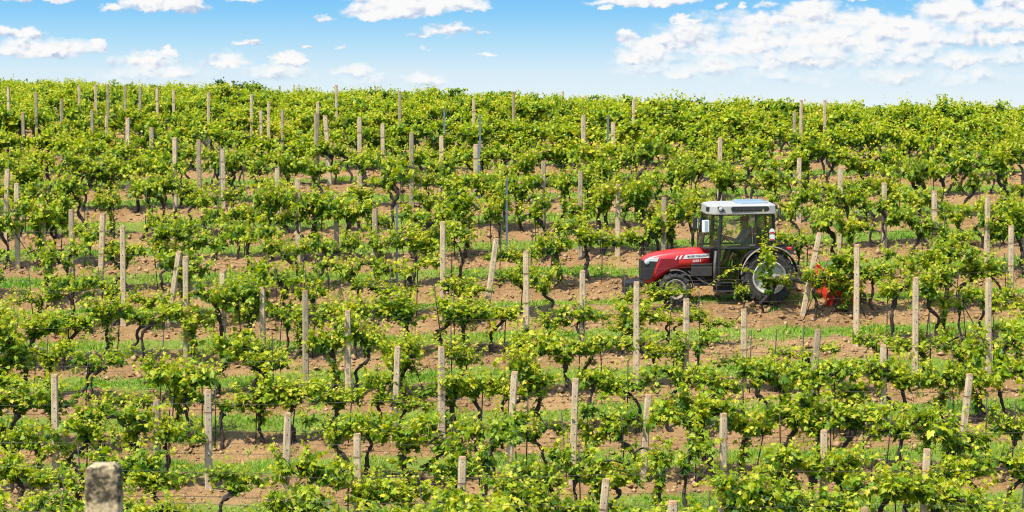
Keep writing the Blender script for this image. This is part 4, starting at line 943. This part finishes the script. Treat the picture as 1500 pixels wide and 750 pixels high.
for i in range(11):
    for j in range(4): a = j*math.pi/2+i*.5; box(bm, (-1.5+.15*math.cos(a), -.55+i*.11, .22+.15*math.sin(a)), (.22, .05, .02), Matrix.Rotation(-a, 3, 'Y'))
bm_obj('rotor', bm, M['dark'], C_)
bm = bmesh.new(); lathe(bm, [(.0, -.05), (.17, -.05), (.19, 0), (.17, .05), (0, .05)], (-1.92, .44, .21), 24); box(bm, (-1.90, .36, .42), (.05, .05, .5)); bm_obj('depth_wheel', bm, M['black'], C_)
bm = bmesh.new(); prism(bm, [(-1.72, .26), (-1.66, .26), (-1.66, .40), (-1.72, .40)], .645, .649); bm_obj('yellow_sticker', bm, M['yellow'], C_)

# ------------------------------------------------------------------ driver
M['skin'] = mat('skin', (.26, .14, .095), .6); M['shirt'] = mat('grey_shirt', (.13, .15, .17), .85); M['trousers'] = mat('dark_trousers', (.05, .06, .08), .85); M['cap'] = mat('dark_cap', (.045, .05, .06), .8)
def driver():
    J = []; E = []; R = []
    def j(p, r, parent=None):
        J.append(p); R.append(r); i = len(J)-1
        if parent is not None: E.append((parent, i))
        return i
    pel = j((.36, 0, 1.20), (.15, .17)); bel = j((.37, 0, 1.33), (.14, .165), pel); ch = j((.39, 0, 1.50), (.13, .18), bel); up = j((.41, 0, 1.61), (.10, .15), ch)
    nk = j((.435, 0, 1.685), (.058, .058), up); jaw = j((.465, 0, 1.745), (.070, .064), nk); hd = j((.460, 0, 1.82), (.098, .078), jaw); tp = j((.445, 0, 1.885), (.082, .070), hd)
    j((.572, 0, 1.795), (.014, .012), hd); j((.553, 0, 1.742), (.018, .022), jaw)
    for s in (1, -1):
        j((.440, s*.088, 1.80), (.012, .020), hd)
        sh = j((.40, s*.19, 1.60), (.064, .066), up); el = j((.58, s*.25, 1.36), (.045, .045), sh); wr = j((.83, s*.19, 1.45), (.028, .026), el); pa = j((.90, s*.18, 1.475), (.026, .034), wr)
        for q, (dy, L) in enumerate(((-.030, .062), (-.010, .074), (.010, .070), (.029, .055))):
            k1 = j((.945, s*(.18+dy), 1.492), (.0095, .0095), pa); k2 = j((.945+L*.55, s*(.18+dy), 1.485), (.009, .009), k1); j((.945+L*.60, s*(.18+dy), 1.452), (.008, .008), k2)
        t1 = j((.915, s*.138, 1.468), (.011, .011), pa); j((.952, s*.126, 1.452), (.010, .010), t1)
        hp = j((.42, s*.10, 1.19), (.095, .095), pel); kn = j((.80, s*.15, 1.20), (.066, .066), hp); an = j((.93, s*.15, .80), (.044, .044), kn); fo = j((.92, s*.15, .66), (.044, .05), an); j((1.05, s*.15, .63), (.034, .045), fo)
    me = bpy.data.meshes.new('person'); me.from_pydata(J, E, []); o = link('person', me)
    o.modifiers.new('s', 'SKIN'); 
    for i, r in enumerate(R): me.skin_vertices[0].data[i].radius = r
    me.skin_vertices[0].data[0].use_root = True
    su = o.modifiers.new('u', 'SUBSURF'); su.levels = su.render_levels = 2
    dg = bpy.context.evaluated_depsgraph_get(); me2 = bpy.data.meshes.new_from_object(o.evaluated_get(dg)); o.modifiers.clear(); o.data = me2
    me2.materials.clear()
    for m_ in ('skin', 'shirt', 'trousers'): me2.materials.append(M[m_])
    for p in me2.polygons:
        c = p.center; p.use_smooth = True
        p.material_index = 2 if c.z < 1.27 and not (c.x > .5 and c.z > 1.30) else (0 if c.z > 1.67 or (c.x > .80 and c.z > 1.38) else 1)
    o.matrix_world = TM; tag(o, 'tractor driver in grey shirt and dark cap at the steering wheel', 'person')
    bm = bmesh.new(); r_ = bmesh.ops.create_uvsphere(bm, u_segments=20, v_segments=12, radius=1); bmesh.ops.transform(bm, matrix=Matrix.Translation((.452, 0, 1.862)) @ Matrix.Diagonal((.113, .094, .078, 1)), verts=r_['verts'])
    for v in bm.verts: v.co.z = max(v.co.z, 1.845)
    prism(bm, [(.53, 1.850), (.64, 1.832), (.645, 1.840), (.54, 1.868)], -.07, .07); cap = bm_obj('cap', bm, M['cap'], o, smooth=True)
driver()

# the machine is short for its height: shorten everything but the round wheels
KX = .94
def shorten(o):
    if o.name.startswith(('rear_wheel', 'front_wheel')):
        return
    if o.type == 'MESH' and not o.data.get('short'):
        co = np.empty(len(o.data.vertices)*3, np.float32); o.data.vertices.foreach_get('co', co); co[0::3] *= KX; o.data.vertices.foreach_set('co', co); o.data['short'] = 1; o.data.update()
    for c in o.children: shorten(c)
for c in T.children: shorten(c)
for c in T.children:
    if c.name.startswith('front_wheel'): c.location.x = 2.25*(KX-1)
for o in SC.objects:
    if o.type == 'MESH' and 'short' in o.data: del o.data['short']
